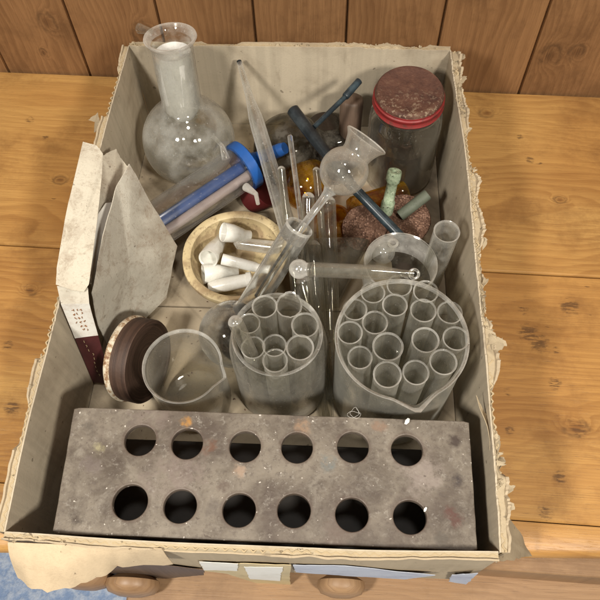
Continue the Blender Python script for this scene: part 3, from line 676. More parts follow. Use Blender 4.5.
_, bt, br = vessel('glass_beaker', (402, 337), .120, 66, [M['glass'], M['glass_rim']], 'large spouted glass beaker crammed with upright test tubes', 'beaker', spout=(-1.40, .011), wall=.0018)
_, jt, jr = vessel('glass_jar', (277, 333), .112, 45, GD, 'straight glass jar holding nine test tubes between the two beakers', 'jar', body=1.13, wall=.0025)
_, st_, sr = vessel('glass_beaker', (182, 365), .085, 39.5, GD, 'small empty spouted beaker beside the rusty tin', 'beaker', spout=(-.25, .006), wall=.0014)
def test_tube(top, r_, length, base=None, label='', flare=1.10, cat='test tube', name='test_tube', group=None, mats=None, wall=None, dome_up=False, bottom=None, broken=False):
    top = Vector(top); bot = Vector(bottom) if bottom is not None else Vector((top.x, top.y, top.z - length)); L = (top - bot).length; w_ = wall or r_ * .10
    if dome_up:
        P = [(r_ * .9, 0, 0), (r_, .001, 0), (r_, L - r_, 0)] + [(r_ * math.cos(a), L - r_ + r_ * math.sin(a), 1) for a in [math.pi / 2 * k / 8 for k in range(1, 8)]] + [(0, L, 0)]
        P += [(r_ * .8 * math.sin(a), L - r_ + r_ * .8 * math.cos(a), 0) for a in [math.pi / 2 * k / 6 for k in range(0, 7)]] + [(r_ * .8, .001, 0), (r_ * .9, 0, 0)]
    else:
        P = hemi(r_, r_, 8) + [(r_, L - r_ * .35, 0), (r_ * flare * .97, L - r_ * .10, 1), (r_ * flare, L - .0006, 1), (r_ * flare * .98, L, 1), (r_ * flare * .93, L - .0002, 1), (r_ * flare - w_ * 1.3, L - r_ * .15, 0), (r_ - w_, L - r_ * .4, 0)]
        P += [(max(a * (1 - w_ / r_), 0), z_ + w_ * (1 - z_ / r_), 0) for a, z_, _m in hemi(r_, r_, 8)[::-1]]
    m = MB().lathe(P, 40)
    if broken:
        nv = []
        for v in m.v:
            a = math.atan2(v[1], v[0]); k = max(0, (v[2] - (L - .012)) / .012)
            nv.append((v[0], v[1], v[2] + k * (.004 * max(0, math.cos(a - 1.2)) - .003 * abs(mnoise.noise((math.cos(a) * 3, math.sin(a) * 3, 1))))))
        m.v = nv
    o = m.build(name, mats or [M['glass_tube'], M['glass_rim']], matrix=frame(bot, top)); tag(o, label, cat, group); return o
gR = 'test tubes packed in the spouted beaker'
TR = [(399.5, 285, 13.5, 'back row, middle of three'), (426, 291, 13.5, 'back row, right of three'), (373, 292, 13, 'back row, left of three'),
      (355, 309, 13, 'second row, leftmost of four'), (395, 304.5, 13.5, 'second row, second of four'), (423.5, 310, 14, 'second row, third of four'), (450, 312, 13.5, 'second row, rightmost of four'),
      (350, 332, 13.5, 'third row, leftmost against the glass'), (375, 322, 13.8, 'third row, second from left'), (388, 346, 16.5, 'widest tube near the middle'), (425.6, 339.5, 14.8, 'third row, just right of the middle'), (456, 338, 14, 'third row, rightmost against the glass'),
      (360, 357, 13.3, 'front row, leftmost of four'), (387.5, 374, 15.2, 'front row, second of four'), (416, 372, 14.2, 'front row, third of four behind the spout'), (443.5, 361.5, 14.8, 'front row, rightmost of four')]
for (x, y, rp, lb) in TR:
    z_ = .116 + .006 * (y - 285) / 90; t_ = at(x, y, z_); c_ = Vector((bt.x, bt.y, 0)); d_ = Vector((t_.x, t_.y, 0)) - c_
    bq = c_ + d_ * .90; bq.z = .009 + .004 * random.random()
    r_ = rp * mpp(t_) * .95; test_tube(t_, r_ / 1.06, 0, bottom=bq, flare=1.06, label='test tube in the spouted beaker, ' + lb, group=gR)
gM = 'test tubes standing in the middle jar'
TM = [(264.5, 306, 12, 'back left', 0), (289, 305, 12.5, 'back right with broken lip', 1), (249, 323, 10.5, 'left side with narrow mouth', 0), (253, 347, 11.5, 'front left under the leaning tube', 0), (305, 324.5, 13, 'far right with thick rim', 0), (274.5, 345, 11.5, 'middle one of the front', 0), (275, 360, 12, 'nearest the rack', 0), (300, 347, 13.2, 'front right with cloudy mouth', 2)]
for (x, y, rp, lb, k) in TM:
    z_ = .122; t_ = at(x, y, z_); c_ = Vector((jt.x, jt.y, 0)); d_ = Vector((t_.x, t_.y, 0)) - c_; bq = c_ + d_ * .92; bq.z = .010
    r_ = rp * mpp(t_) * 1.07; test_tube(t_, r_ / 1.06, 0, bottom=bq, flare=1.06, label='test tube in the middle jar, ' + lb, group=gM, broken=(k == 1), mats=[M['glass_dusty'] if k else M['glass_tube'], M['glass_rim']])
test_tube(at(233, 317, .146), 7.6 * mpp(at(233, 319, .14)), 0, bottom=at(252, 357, .112), label='narrow closed tube leaning out over the left rim of the middle jar', flare=1, mats=[M['glass_dusty'], M['glass_rim']], dome_up=True, group=gM)

# flask with white powder
fb = at(189, 140, .060); rb = 46.5 * mpp(fb); fb.z = rb + .005; fb = at(189, 140, fb.z)
nk = at(170, 37, fb.z + .110); fm = frame(fb, nk); L = (nk - fb).length; rn_ = 21.5 * mpp(nk); rl_ = 27 * mpp(nk)
fl_e = empty('round_flask', matrix=fm @ Matrix.Translation((0, 0, -rb))); tag(fl_e, 'big round flask with wide neck crusted in white powder, back left corner', 'flask')
def flask_prof(rb, rn, L, rl, off=0):
    a0 = math.asin(rn / rb); P = []
    for k in range(25):
        a = math.pi - (math.pi - a0 * 1.15) * k / 24; P.append(((rb - off) * math.sin(a), (rb - off) * math.cos(a)))
    zc = P[-1][1]; P += [(rn * 1.03 - off, zc + .004), (rn - off, zc + .010), (rn - off, L - .012), (rn * 1.05 - off, L - .006)]
    return P
Po = [(a, z_, 0) for a, z_ in flask_prof(rb, rn_, L, rl_)]; Pi = [(max(a, 0), z_, 0) for a, z_ in flask_prof(rb, rn_, L, rl_, .0015)][::-1]
Po[0] = (0, -rb, 0); Pi[-1] = (0, -rb + .0015, 0)
rim = [(rl_ * .93, L - .003, 1), (rl_, L - .0005, 1), (rl_ * .98, L + .0008, 1), (rl_ * .88, L, 1)]
MB().lathe(Po + rim + Pi, 72).build('flask_glass', [M['glass_flask'], M['glass_rim']], fl_e, matrix=fm)
zN = math.cos(math.asin(rn_ / rb)) * rb
Ps = [(0, zN - .012), (rn_ * .6, zN - .011), (rn_ * .88, zN - .003), (rn_ * .9, zN + .01), (rn_ * .91, L - .020), (rn_ * .85, L - .014), (rn_ * .7, L - .022), (rn_ * .45, L - .034), (0, L - .038)]
MB().lathe(Ps, 40, wob=.06).build('powder_plug', M['salt'], fl_e, matrix=fm)
q = at(145, 30, nk.z - .004)
MB().tube([nk + (q - nk) * .75, nk + (q - nk) * 1.0, nk + (q - nk) * 1.25], [.0028, .0035, .0046], 14).build('side_stub', M['glass_dusty'], fl_e, matrix=I4)

# condenser lying on the left with blue screw cap
zc = .040; cA = at(122, 248, zc); cB = at(244, 166, zc + .006); cm = frame(cA, cB); Lc = (cB - cA).length; rc = 22 * mpp(cB)
ce = empty('plastic_cylinder', matrix=cm); tag(ce, 'clear cylinder with blue inner tube and blue screw cap lying below the round flask', 'cylinder')
MB().lathe([(0, 0), (rc * .9, 0), (rc, .002), (rc, Lc), (rc - .0016, Lc), (rc - .0016, .004), (0, .003)], 48).build('cylinder_body', M['plastic_clear'], ce, matrix=cm)
def off(px, up, f):                          # shift inside the cylinder
    return cm @ Matrix.Translation((px, up, 0))
MB().lathe([(0, .004), (rc * .29, .004), (rc * .29, Lc - .002), (0, Lc - .002)], 24).build('inner_tube', M['blue_rod'], ce, matrix=cm @ Matrix.Translation((0, 0, 0)))
sdir = (cm.to_3x3() @ Vector((1, 0, 0))); 
right = Vector((cB - cA)).cross(Vector((0, 0, 1))).normalized()
MB().tube([cA + right * rc * .55, cB + right * rc * .55], rc * .22, 16).build('inner_tube', M['pink_rod'], ce, matrix=I4)
P = [(0, Lc - .004)]; m = MB(); Rk = rc * 1.14
m.lathe([(rc * .98, Lc - .005), (Rk, Lc - .0048), (Rk, Lc - .0046), (Rk, Lc + .0045), (Rk, Lc + .0047), (Rk * .96, Lc + .0058), (Rk * .5, Lc + .006), (0, Lc + .006)], 72)
m.v = [((v[0] * (1 + (.022 if k % 2 else 0)), v[1] * (1 + (.022 if k % 2 else 0)), v[2]) if math.hypot(v[0], v[1]) > Rk * .97 else v) for k, v in enumerate(m.v)]
m.build('screw_cap', M['blue'], ce, matrix=cm)
nz0 = cB + (cB - cA).normalized() * .008; nz1 = at(285, 148, zc + .032)
MB().tube([nz0, nz0.lerp(nz1, .35), nz0.lerp(nz1, .9), nz1], [.0085, .0065, .0064, .0055], 20).build('blue_nozzle', M['blue'], ce, matrix=I4)
for (pa, pb, pc) in (((226, 159), (222, 146), (213, 136)), ((246, 187), (256, 194), (258, 204))):
    z0 = zc + (.022 if pa[0] < 240 else .012)
    MB().tube([at(*pa, z0), at(*pb, z0 + .006), at(*pc, z0 + .006)], [.0042, .0022, .0018], 14).build('side_nozzle', M['glass_rim'], ce, matrix=I4)

# mortar bowl with porcelain filter pieces
bc = at(236, 255, .040); rbw = 54.5 * mpp(bc); be = Vector((bc.x, bc.y, .0045))
H_ = .0355
P = [(0, 0), (rbw * .55, 0), (rbw * .62, .002), (rbw * .82, .012), (rbw * .97, H_ * .75), (rbw, H_ - .003), (rbw * .99, H_ - .0006), (rbw * .965, H_), (rbw * .86, H_ - .0002), (rbw * .84, H_ - .001), (rbw * .82, H_ * .7), (rbw * .72, .016), (rbw * .45, .008), (0, .006)]
tag(MB().lathe(P, 80, wob=.012).build('stoneware_bowl', M['bowl'], matrix=Matrix.Translation(be)), 'round cream stoneware bowl holding white porcelain pieces', 'bowl')
def cone_piece(a, b_, ra, rb_, label, collar=False, name='porcelain_funnel'):
    L = (b_ - a).length
    P = [(ra * .86, .0012), (ra, 0), (ra * 1.02, .0006), (ra * .97, L * .35), (rb_ * 1.15, L * .72), (rb_, L * .78), (rb_, L * .98), (rb_ * .9, L), (0, L), ]
    if collar: P = [(ra * .80, .001), (ra, 0), (ra, .0045), (ra * .86, .005), (ra * .92, L * .4), (rb_ * 1.3, L * .8), (rb_, L), (0, L)]
    P = [(0, L * .5), (rb_ * .6, L * .45), (ra * .80, L * .25)] + P
    o = MB().lathe(P, 36).build(name, M['white_cap'], matrix=frame(a, b_)); return tag(o, label, 'porcelain piece', 'porcelain pieces in the bowl')
cone_piece(at(223, 232, .044), at(250, 236, .030), 11 * .00082, 6.5 * .00082, 'white porcelain thimble at the back of the bowl, mouth facing left')
cone_piece(at(208, 259, .042), at(222, 238, .022), 11 * .00082, 7 * .00082, 'white porcelain thimble tilted against the left of the bowl, mouth facing down-left')
cone_piece(at(203, 274, .030), at(238, 271, .022), 11 * .00084, 5.5 * .00084, 'white porcelain thimble lying level in the bowl with chipped dark end')
cone_piece(at(252, 279, .030), at(209, 288, .026), 8.5 * .00084, 6 * .00084, 'white porcelain thimble with collar at the front of the bowl', True)
cone_piece(at(222, 259, .042), at(267, 270, .034), 6.2 * .00083, 5.0 * .00083, 'long white porcelain tube slanting to the right in the bowl')
m = MB(); A, B_ = at(234, 243, .028), at(276, 248, .032)
tag(m.lathe([(.0012, 0), (.0055, .004), (.0068, (B_ - A).length), (.0060, (B_ - A).length), (.0045, .005), (0, .002)], 28).build('glass_nozzle', M['glass_rim'], matrix=frame(A, B_)), 'clear tapered glass stub lying across the bowl behind the porcelain', 'glass stub')

# long-necked flask with thistle funnel in it
fz = .036; fB = at(233, 334, fz); fR = 34 * mpp(fB); n0 = at(300, 226, .130); fmx = frame(fB, n0); Ln = (n0 - fB).length; rnk = 14.3 * mpp(n0)
Po = [(a, z_, 0) for a, z_ in flask_prof(fR, rnk, Ln, rnk)]; Po[0] = (0, -fR, 0)
for k in range(len(Po)): Po[k] = (Po[k][0], Po[k][1], 0)
Po = Po[:-1] + [(rnk, Ln - .003, 1), (rnk * 1.03, Ln - .001, 1), (rnk * .99, Ln, 1)]
Pi = [(max(a, 0), z_, 0) for a, z_ in flask_prof(fR, rnk, Ln - .001, rnk, .0013)][:-1][::-1]; Pi[-1] = (0, -fR + .0013, 0)
tag(MB().lathe(Po + Pi, 56).build('long_neck_flask', [M['flaskglass'], M['glass_rim']], matrix=fmx), 'round flask with long neck leaning up to the right, thistle funnel in its mouth', 'flask')
tb_ = at(344, 171, .150); tlp = at(365, 142, .163); R1 = 24.5 * mpp(tb_)
ts = n0.lerp(fB, .62); d1 = (tlp - tb_)
tm_ = frame(tb_, tlp); Lt = d1.length
rm = 17 * mpp(tlp); rlp = 23.5 * mpp(tlp)
P = []
a0 = math.asin(rm * .92 / R1)
P.append((0, -R1)) 
for k in range(1, 25): a = math.pi - (math.pi - a0) * k / 24; P.append((R1 * math.sin(a), R1 * math.cos(a)))
zz = P[-1][1]; P += [(rm * .92, zz + .001), (rm * .93, zz + .003), (rm * 1.02, zz + (Lt - zz) * .5), (rm * 1.10, zz + (Lt - zz) * .72), (rlp * .86, zz + (Lt - zz) * .88), (rlp * .95, Lt + .0004), (rlp, Lt + .0016)]
Pf = [(a, b_, 0) for a, b_ in P]; Pf[-1] = (Pf[-1][0], Pf[-1][1], 1)
Pi = [(max(a - .0010, 0), b_ if k else b_ + .001, 0) for k, (a, b_) in enumerate(P)][::-1]
te = empty('thistle_funnel', matrix=tm_); tag(te, 'glass thistle funnel with round bulb and flared lip, stem in the long-necked flask', 'funnel')
MB().lathe(Pf + [(rlp * .97, Lt + .0026, 1)] + Pi, 56).build('bulb', [M['glass_bulb'], M['glass_rim']], te, matrix=tm_)
neckp = tb_ - d1.normalized() * R1 * .96; a1 = at(302, 227, .133); 
MB().tube([neckp + (tb_ - neckp) * .0, neckp.lerp(a1, .10), neckp.lerp(a1, .25), a1, a1.lerp(fB, .62)], [.0058, .0040, .0033, .0029, .0027], 20)  .build('stem', M['thick'], te, matrix=I4)

# pipette, rods and closed tubes in the middle bundle
def rod(name, pts, rad, mat, label, cat, group='glass rods and tubes bundled in the middle', seg=18):
    m = MB(); m.tube(pts, rad, seg); base = Vector(pts[-1]); o = m.build(name, mat); 
    o.data.transform(Matrix.Translation(-base)); o.location = base; tag(o, label, cat, group); return o
def hollow(name, p0, p1, prof, mats, label, cat, seg=32, group='glass rods and tubes bundled in the middle'):
    o = MB().lathe(prof, seg).build(name, mats, matrix=frame(p0, p1)); return tag(o, label, cat, group)
pt_ = aty(239, 61, .448); pb = at(322, 345, .020); Lp = (pt_ - pb).length; rp = 8.0 * mpp(pb.lerp(pt_, .4))
prof = [(rp * 1.15, 0, 0), (rp * 1.22, .001, 0), (rp * 1.05, Lp * .55, 0), (rp * .96, Lp * .76, 0), (rp * .90, Lp * .79, 0), (rp * .52, Lp * .86, 0), (rp * .42, Lp * .93, 0), (rp * .34, Lp - .002, 1), (rp * .32, Lp, 1), (rp * .16, Lp, 1), (rp * .2, Lp - .004, 0), (rp * .26, Lp * .86, 0), (rp * .58, Lp * .79, 0), (rp * .62, Lp * .76, 0), (rp * .68, Lp * .55, 0), (rp * .80, .001, 0), (rp * 1.15, 0, 0)]
hollow('glass_pipette', pb, pt_, prof, [M['streaky'], M['black']], 'thick glass pipette tapering to a dark tip against the back of the box', 'pipette')
rod('glass_rod', [at(289.5, 135, .108), at(290, 136.5, .107), at(312, 300, .04)], [.0015, .0024, .0024], M['thick'], 'thin straight glass rod standing up beside the blue nozzle', 'rod')
def closed(px0, z0, px1, z1, rpx, label, mats=None):
    a, b_ = at(*px0, z0), at(*px1, z1); test_tube(a, rpx * mpp(a), 0, bottom=b_, label=label, dome_up=True, flare=1, name='closed_tube', cat='glass tube', group='glass rods and tubes bundled in the middle', mats=mats or [M['glass_tube'], M['glass_rim']])
closed((281, 166), .085, (296, 300), .03, 4, 'faint narrow closed tube between the pipette and the thin rod')
closed((316, 167), .090, (331, 330), .02, 3.6, 'narrow closed tube reaching up to the funnel bulb')
closed((308.5, 192), .092, (306, 300), .03, 6.3, 'short closed tube with rounded top just above the flask mouth')
closed((328, 196), .072, (334, 400), .012, 7.5, 'wide cloudy tube running down between jar and spouted beaker')
closed((312, 240), .062, (326, 420), .012, 8, 'cloudy tube just left of the widest one between the jar and beaker')
closed((302, 275), .05, (318, 330), .02, 8, 'short clear tube below the hollow ball')

# ball ended tube across the middle
ba = at(299, 269, .118); bb_ = at(414, 274, .126); Lb = (bb_ - ba).length; r1 = 10 * mpp(ba); r2 = 6.8 * mpp(ba)
P = [(0, -r1, 1)] + [(r1 * math.sin(a), r1 * math.cos(a), 1) for a in [math.pi - k * (math.pi - .75) / 14 for k in range(1, 15)]] + [(r2, r1 * .9, 0), (r2 * 1.08, Lb * .12, 0), (r2 * 1.05, Lb * .70, 0), (r2 * .55, Lb * .90, 0), (r2 * .5, Lb, 0), (r2 * .4, Lb, 0), (r2 * .45, Lb * .9, 0), (r2 * .9, Lb * .7, 0), (r2 * .9, Lb * .12, 0), (0, Lb * .1, 0)]
tag(MB().lathe(P, 40).build('ball_ended_tube', [M['glass_dusty'], M['glass_rim']], matrix=frame(ba, bb_)), 'cloudy glass tube with a hollow ball end lying across the middle', 'glass tube')
o = MB(); rr_ = 4.6 * mpp(bb_); ring = [bb_ + Vector((rr_ * math.cos(a), rr_ * math.sin(a) * .9, rr_ * math.sin(a) * .4)) for a in [k * math.pi / 12 for k in range(25)]]
o.tube(ring, .0011, 10, cap=False); ob = bpy.data.objects[-1] if False else None
tag(o.build('glass_ring', M['glass_rim']), 'little glass ring at the tapered end of the ball tube', 'glass ring')

# conical flask lying behind, glass funnel dish, measuring cylinder
ca = at(333, 308, .022); cb = at(331, 244, .040); Lf = (cb - ca).length; rF = 37 * mpp(cb)
P = [(0, 0), (.006, 0), (.007, Lf * .1), (rF * .96, Lf * .93), (rF, Lf), (rF * .97, Lf + .001), (rF * .9, Lf * .94), (.005, Lf * .12), (0, .002)]
tag(MB().lathe(P, 56).build('glass_funnel', M['glass_grey'], matrix=frame(ca, cb + Vector((0, .004, .014)))), 'grimy wide glass funnel behind the ball ended tube', 'funnel')
da = at(401, 262, .095); rD = 37 * mpp(da); db = Vector((da.x - .002, da.y - .004, .030)); Ld = (da - db).length
P = [(0, 0, 0), (rD * .5, .001, 0), (rD * .85, Ld * .25, 0), (rD * .97, Ld * .6, 0), (rD, Ld * .97, 1), (rD * .99, Ld, 1), (rD * .955, Ld * .985, 1), (rD * .94, Ld * .6, 0), (rD * .82, Ld * .27, 0), (rD * .5, .003, 0), (0, .002, 0)]
tag(MB().lathe(P, 64).build('glass_dish', [M['glass'], M['glass_rim']], matrix=frame(db, da)), 'round bottomed glass dish with a hollow glass ball inside, right of centre', 'dish')
hb = at(383, 252, .075); rH = 12 * mpp(hb)
m = MB(); m.lathe([(0, -rH)] + [(rH * math.sin(a), rH * math.cos(a)) for a in [math.pi - k * math.pi / 16 for k in range(1, 16)]] + [(0, rH)], 40)
he = m.build('glass_ball', M['glass_flask'], matrix=Matrix.Translation(hb)); tag(he, 'cloudy hollow glass ball with a small loop, sitting in the glass dish', 'glass ball')
q = at(393, 243, .080); MB().tube([q + Vector((.0038 * math.cos(a), .0038 * math.sin(a), 0)) for a in [k * math.pi / 10 for k in range(21)]], .0011, 8, cap=False).build('loop', M['glass_rim'], he, matrix=I4)
m = MB(); m.lathe([(0, 0), (.019, 0), (.021, .006), (.016, .014), (.006, .019), (0, .020)], 28, wob=.35); tag(m.build('dark_lump', M['powder'], matrix=Matrix.Translation(at(412, 262, .040))), 'dark brown lump of residue inside the glass dish', 'residue')
mt = at(447, 231, .118); mb_ = Vector((mt.x - .004, mt.y + .0, .006))
test_tube(mt, 13 * mpp(mt), 0, bottom=mb_, label='cloudy wide open tube standing against the right side of the box', name='glass_cylinder', cat='cylinder', mats=[M['glass_flask'], M['glass_rim']], flare=1.03)
# dusty grey flask lying at the back
gf = at(290, 150, .036); rg_ = .037
gm = frame(gf, gf + Vector((.85, .25, -.05)))
Po = [(a, z_, 0) for a, z_ in flask_prof(rg_, .013, .060, .013)]; Po[0] = (0, -rg_, 0)
tag(MB().lathe(Po + [(.0145, .060, 1), (.0115, .060, 1)], 56).build('round_flask', [M['smoke'], M['glass_rim']], matrix=gm), 'grimy grey glass flask lying at the back behind the blue cap', 'flask')

# ------------------------------------------------------------------ jar with rusty red lid
jz = .122; jl = at(410, 90, jz); rj = 35 * mpp(jl); jb = Vector((jl.x + .001, min(jl.y, BD - rj - .004), .0045)); jh = jz - .0045
je = empty('screw_jar', jb); tag(je, 'tall glass jar of dark contents with rusty red screw lid in the back right corner', 'jar')
jm = frame(jb, Vector((jl.x, jl.y, jz)))
bod = rj * 1.10
P = [(0, 0), (bod * .9, 0), (bod, .005), (bod, jh * .66), (bod * .97, jh * .74), (rj * .95, jh * .79), (rj * .94, jh * .81), (rj * 1.0, jh * .825), (rj * 1.0, jh * .84), (rj * .93, jh * .86), (rj * .90, jh * .97), (rj * .86, jh * .97), (rj * .86, jh * .82), (bod * .92, jh * .70), (bod * .93, .006), (0, .004)]
MB().lathe(P, 72).build('jar_glass', M['glass_jar'], je, matrix=jm)
MB().lathe([(0, .0045), (bod * .90, .0065), (bod * .915, jh * .50), (bod * .6, jh * .54), (0, jh * .52)], 48, wob=.03).build('contents', M['powder'], je, matrix=jm)
lz = jh * .88
jlid = MB().lathe([(rj * .990, lz + .0098), (rj * 1.0, lz + .0106), (rj * .98, lz + .0125), (rj * .93, lz + .0145), (rj * .85, lz + .0145), (rj * .80, lz + .0136), (rj * .3, lz + .0138), (0, lz + .0138)], 72, wob=.012).build('lid', M['rust'], je, matrix=jm)
MB().lathe([(rj * .95, lz - .002), (rj * 1.03, lz - .0015), (rj * 1.05, lz), (rj * 1.01, lz + .0018), (rj * 1.0, lz + .003), (rj * 1.035, lz + .005), (rj * 1.035, lz + .0072), (rj * 1.0, lz + .0082), (rj * 1.0, lz + .0100), (rj * .985, lz + .0104)], 72, wob=.01).build('lid_band', M['red'], jlid, matrix=jm)

# black tube with side arm, wooden handle, red bung
t0, t1, t2, t3 = at(292, 109, .105), at(318, 143, .098), at(352, 186, .088), at(404, 240, .070)
be_ = empty('rubber_tee', t2); tag(be_, 'black rubber and metal tee tube slanting across the back of the box', 'tube')
m = MB(); m.tube([t0, t0.lerp(t1, .03), t1, t2], [.0044, .0060, .0058, .0050], 24); mt_ = m.build('main_tube', M['black'], be_, matrix=I4)
m = MB(); m.tube([t2, t3], [.0046, .0044], 20); m.build('lower_tube', M['bluegrey'], be_, matrix=I4)
m = MB(); s0 = at(314, 127, .102); s1 = at(345, 97, .106); s2 = at(359, 81, .108); m.tube([s0, s1], [.0024, .0024], 14); m.tube([s1, s1.lerp(s2, .05), s2], [.0030, .0036, .0034], 14); m.build('side_arm', M['bluegrey'], mt_, matrix=I4)
wt = at(352, 98, .082); wb = Vector((wt.x - .001, wt.y - .018, .0045)); m = MB(); Lw = (wt - wb).length
m.lathe([(0, 0), (.0098, 0), (.0112, .003), (.0112, Lw * .6), (.0116, Lw - .004), (.0108, Lw - .001), (.0095, Lw), (0, Lw + .0005)], 28, wob=.05)
tag(m.build('wooden_peg', M['oldwood'], matrix=frame(wb, wt)), 'weathered round wooden peg standing left of the screw jar', 'peg')
rbp = at(254, 196, .020); tag(MB().lathe([(0, 0), (.014, 0), (.015, .002), (.0175, .020), (.0165, .022), (0, .022)], 36).build('rubber_bung', M['red_rubber'], matrix=frame(at(250, 200, .008), at(262, 192, .020))), 'dark red rubber bung between the blue capped cylinder and the bowl', 'bung')

# corks with corroded tubes
def cork(px, z, rpx, h, tilt, label):
    q = at(*px, z); r_ = rpx * mpp(q); top = q; bot = q - Vector(tilt).normalized() * h
    o = MB().lathe([(0, 0), (r_ * .84, 0), (r_ * .87, .0012), (r_ * .99, h - .0015), (r_ * .95, h), (0, h)], 48, wob=.02).build('cork_stopper', M['cork'], matrix=frame(bot, top)); return tag(o, label, 'cork', 'granulated cork stoppers')
cork((364, 228), .048, 24, .022, (-.35, -.5, .9), 'reddish granulated cork stopper lying left of the dark tube')
cork((405, 218), .052, 27, .026, (.1, -.2, 1), 'dark granulated cork stopper pierced by the green tube')
g0, g1 = at(386, 213, .053), at(395, 171, .094); Lg = (g1 - g0).length
P = [(.0058, 0), (.0062, .001), (.0062, Lg * .28), (.0050, Lg * .32), (.0048, Lg * .72), (.0058, Lg * .75), (.0066, Lg * .78), (.0066, Lg * .97), (.0060, Lg), (.0040, Lg), (.0036, Lg - .001), (.0036, Lg - .0002), (.0024, Lg - .0002), (.0022, Lg * .8), (0, Lg * .78)]
tag(MB().lathe(P, 28, wob=.05).build('corroded_tube', M['verdigris'], matrix=frame(g0, g1)), 'green corroded brass tube standing up in the dark cork', 'tube')
M['greygreen'] = solid('greygreen_rubber', (.11, .125, .09), .6, .6, 90, dark=(.05, .055, .04))
g0, g1 = at(400, 216, .056), at(428, 194, .070); Lg = (g1 - g0).length
tag(MB().lathe([(0, 0), (.0052, 0), (.0053, Lg * .97), (.0048, Lg), (.0024, Lg), (.0024, Lg * .8), (0, Lg * .8)], 24, wob=.03).build('rubber_tube', M['greygreen'], matrix=frame(g0, g1)), 'grey green rubber tube end leaning out of the dark cork to the right', 'tube')

# amber glassware
def amber(name, p0, p1, P, label):
    return tag(MB().lathe(P, 44).build(name, M['amber'], matrix=frame(p0, p1)), label, 'bottle', 'amber glass bottles on the box floor')
a0, a1 = at(304, 185, .028), at(322, 222, .030)
amber('amber_bottle', at(300, 172, .030), at(318, 214, .030), [(0, 0), (.020, .0), (.024, .004), (.0245, .026), (.018, .036), (.010, .042), (.0098, .050), (.008, .050), (.0082, .042), (.0225, .026), (.022, .005), (0, .002)], 'amber glass bottle lying behind the closed tubes')
amber('amber_bottle', Vector(at(336, 216, .040)) - Vector((0, .004, .035)), at(336, 216, .040), [(0, 0), (.017, 0), (.0185, .003), (.0185, .026), (.0175, .030), (.012, .033), (.0112, .036), (.0118, .0385), (.0095, .0385), (.0092, .034), (.0165, .028), (.0172, .004), (0, .002)], 'short amber bottle with ringed mouth facing up, below the funnel bulb')
amber('amber_bottle', at(350, 210, .022), at(424, 187, .022), [(0, 0), (.0105, .0), (.0125, .004), (.0125, .050), (.0135, .052), (.0135, .058), (.011, .060), (.009, .060), (.011, .05), (.011, .004), (0, .002)], 'narrow amber bottle lying in front of the screw jar')

q0, q1 = at(322, 122, .024), at(336, 178, .022)  # added bottle shape, darkens a gap that holds only shade
tag(MB().lathe([(0, 0), (.0155, 0), (.018, .003), (.018, (q1 - q0).length * .75), (.012, (q1 - q0).length), (0, (q1 - q0).length)], 40, wob=.02).build('shade_fill_bottle', M['darkbrown'], matrix=frame(q0, q1)), 'very dark brown bottle shape added to deepen the shadow behind the black tee tube', 'bottle')
m = MB(); rn = random.Random(3)
for k in range(420):
    x, y = rn.uniform(-.148, .148), rn.uniform(.10, .448); r_ = .0004 + .0016 * rn.random() ** 3; o_ = Vector((x, y, .0042))
    pp = [o_ + Vector((r_ * rn.uniform(-1, 1), r_ * rn.uniform(-1, 1), r_ * rn.uniform(0, .8))) for _ in range(4)]
    m.add([tuple(a) for a in pp], [(0, 1, 2), (0, 2, 3), (0, 3, 1), (1, 3, 2)], 0, False)
tag(m.build('crumbs', M['cork']), 'brown crumbs and dirt strewn over the box floor', 'dirt', kind='stuff')

# rusty round tin standing on edge
tc_ = at(140, 360, .040); nrm_ = Vector((.93, -.24, .20)).normalized(); rt_ = 43 * mpp(tc_)
te_ = empty('rusty_tin', (tc_.x, tc_.y, .0045)); tag(te_, 'rusty round tin lid standing on edge between carton and small beaker', 'tin')
tmx = frame(tc_ - nrm_ * .009, tc_ + nrm_ * .012)
MB().lathe([(0, .0), (rt_ * .985, 0), (rt_ * .985, .0165), (rt_ * .96, .018), (rt_ * .90, .0182), (rt_ * .88, .0168), (rt_ * .5, .0164), (0, .0164)], 72, wob=.01).build('tin_body', M['tin'], te_, matrix=tmx)
MB().lathe([(rt_ * .90, -.002), (rt_ * .99, -.0025), (rt_ * 1.02, -.001), (rt_ * 1.02, .0015), (rt_ * 1.0, .0024), (rt_ * .985, .003)], 72, wob=.012).build('rim', M['tinrim'], te_, matrix=tmx)

# ------------------------------------------------------------------ the old carton on the left
ke = empty('paper_carton', at(90, 300, .0045)); tag(ke, 'torn old paper carton with maroon printed side and cream flaps on the left', 'carton')
F0, F1, F2, F3 = at(61, 304, .122), at(89, 303, .120), at(111, 352, .045), at(93, 382, .010)
Fb = at(112, 384, .006)
A, B_, C_, D_ = F0, F1, Fb, F3
def quad(A, B_, C_, D_, t, n=8, m_=6, wa=.001, seed=1):
    rows = []
    for i in range(n + 1):
        r_ = []
        for j in range(m_ + 1):
            q = A.lerp(B_, j / m_).lerp(D_.lerp(C_, j / m_), i / n); r_.append(q + Vector((0, 0, wa * mnoise.noise(q * 50 + Vector((seed, 0, 0))))))
        rows.append(r_)
    return MB().sheet(rows, t)
lb0, lb1 = A.lerp(D_, .40), B_.lerp(C_, .36)
lp_ = quad(A, B_, lb1, lb0, .0006).build('label_panel', M['label'], ke, matrix=I4)
pp_ = quad(lb0, lb1, C_, D_, .0006).build('printed_panel', M['maroon'], ke, matrix=I4)
m = MB(); nrmF = (B_ - A).cross(D_ - A).normalized(); nrmF = nrmF if nrmF.dot(CAM_POS - A) > 0 else -nrmF; rn = random.Random(5)
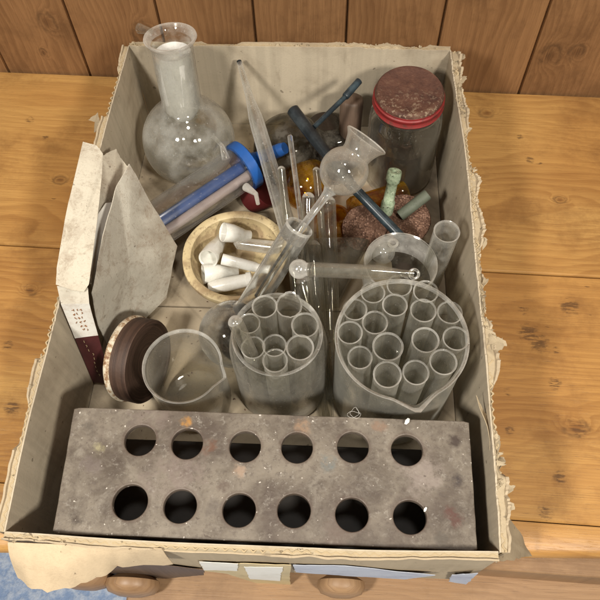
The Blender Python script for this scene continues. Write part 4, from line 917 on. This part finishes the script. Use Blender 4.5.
for row in range(3):
    for k in range(6):
        u = .34 + .075 * row * 1.9 + rn.uniform(-.01, .01); v_ = .16 + k * .12 + rn.uniform(-.02, .02)
        c0 = A.lerp(B_, u).lerp(lb0.lerp(lb1, u), v_) + nrmF * .0007; ux = (lb0 - A).normalized() * .0011; uy = (B_ - A).normalized() * .0009
        if rn.random() < .85:
            m.tube([c0 - ux + uy * rn.uniform(-1, 1), c0 + uy * rn.uniform(-1, 1), c0 + ux + uy * rn.uniform(-1, 1)], .00028, 6)
            if rn.random() < .6: m.tube([c0 - uy, c0 + uy * .8], .00025, 6)
m.build('lettering', M['ink'], lp_, matrix=I4)
m = MB()
for k in range(9):
    c0 = lb0.lerp(lb1, .42 + rn.uniform(-.12, .12)).lerp(D_.lerp(C_, .5), .08 + k * .09) + nrmF * .0006; ux = (D_ - A).normalized() * .0014
    m.tube([c0 - ux, c0 + (B_ - A).normalized() * rn.uniform(-.001, .001), c0 + ux], .0002, 6)
m.build('lettering', M['tape_yellow'], pp_, matrix=I4)
MB().poly([at(83, 142, .138), at(97, 146, .137), at(103, 154, .134), at(102, 176, .130), at(96, 230, .127), at(89, 284, .124), at(84, 292, .123), at(72, 290, .124), at(56, 285, .126), at(57, 268, .128), at(66, 212, .133)], .0006, 0, .0014, 6, 3, jag=.0004, div=8).build('cream_flap', M['carton'], ke, matrix=I4)
MB().poly([at(129, 164, .128), at(152, 205, .085), at(177, 246, .040), at(166, 298, .015), at(135, 330, .012), at(110, 352, .030), at(98, 325, .075), at(92, 293, .112), at(103, 235, .120), at(117, 186, .125)], .0008, 0, .0012, 6, 7, jag=.0004, div=8).build('grey_panel', M['carton_grey'], ke, matrix=I4)
MB().poly([at(102, 156, .118), at(119, 149, .112), at(125, 162, .110), at(130, 168, .112), at(121, 200, .090), at(108, 262, .06), at(92, 285, .08), at(95, 220, .11)], .0006, 0, .006, 6, 9, jag=.0010, div=8).build('crumpled_flap', M['carton'], ke, matrix=I4)
MB().poly([at(91, 282, .100), at(94, 235, .108), at(98, 214, .110), at(106, 203, .110), at(114, 202, .108), at(110, 232, .100), at(101, 270, .09), at(95, 300, .08)], .0008, 0, .001, 4, 1).build('white_liner', M['white_sheet'], ke, matrix=I4)
quad(at(57, 286, .124), at(88, 288, .121), B_, A, .0006, 4, 4).build('folded_edge', M['carton_grey'], ke, matrix=I4)
bpy.context.view_layer.update()
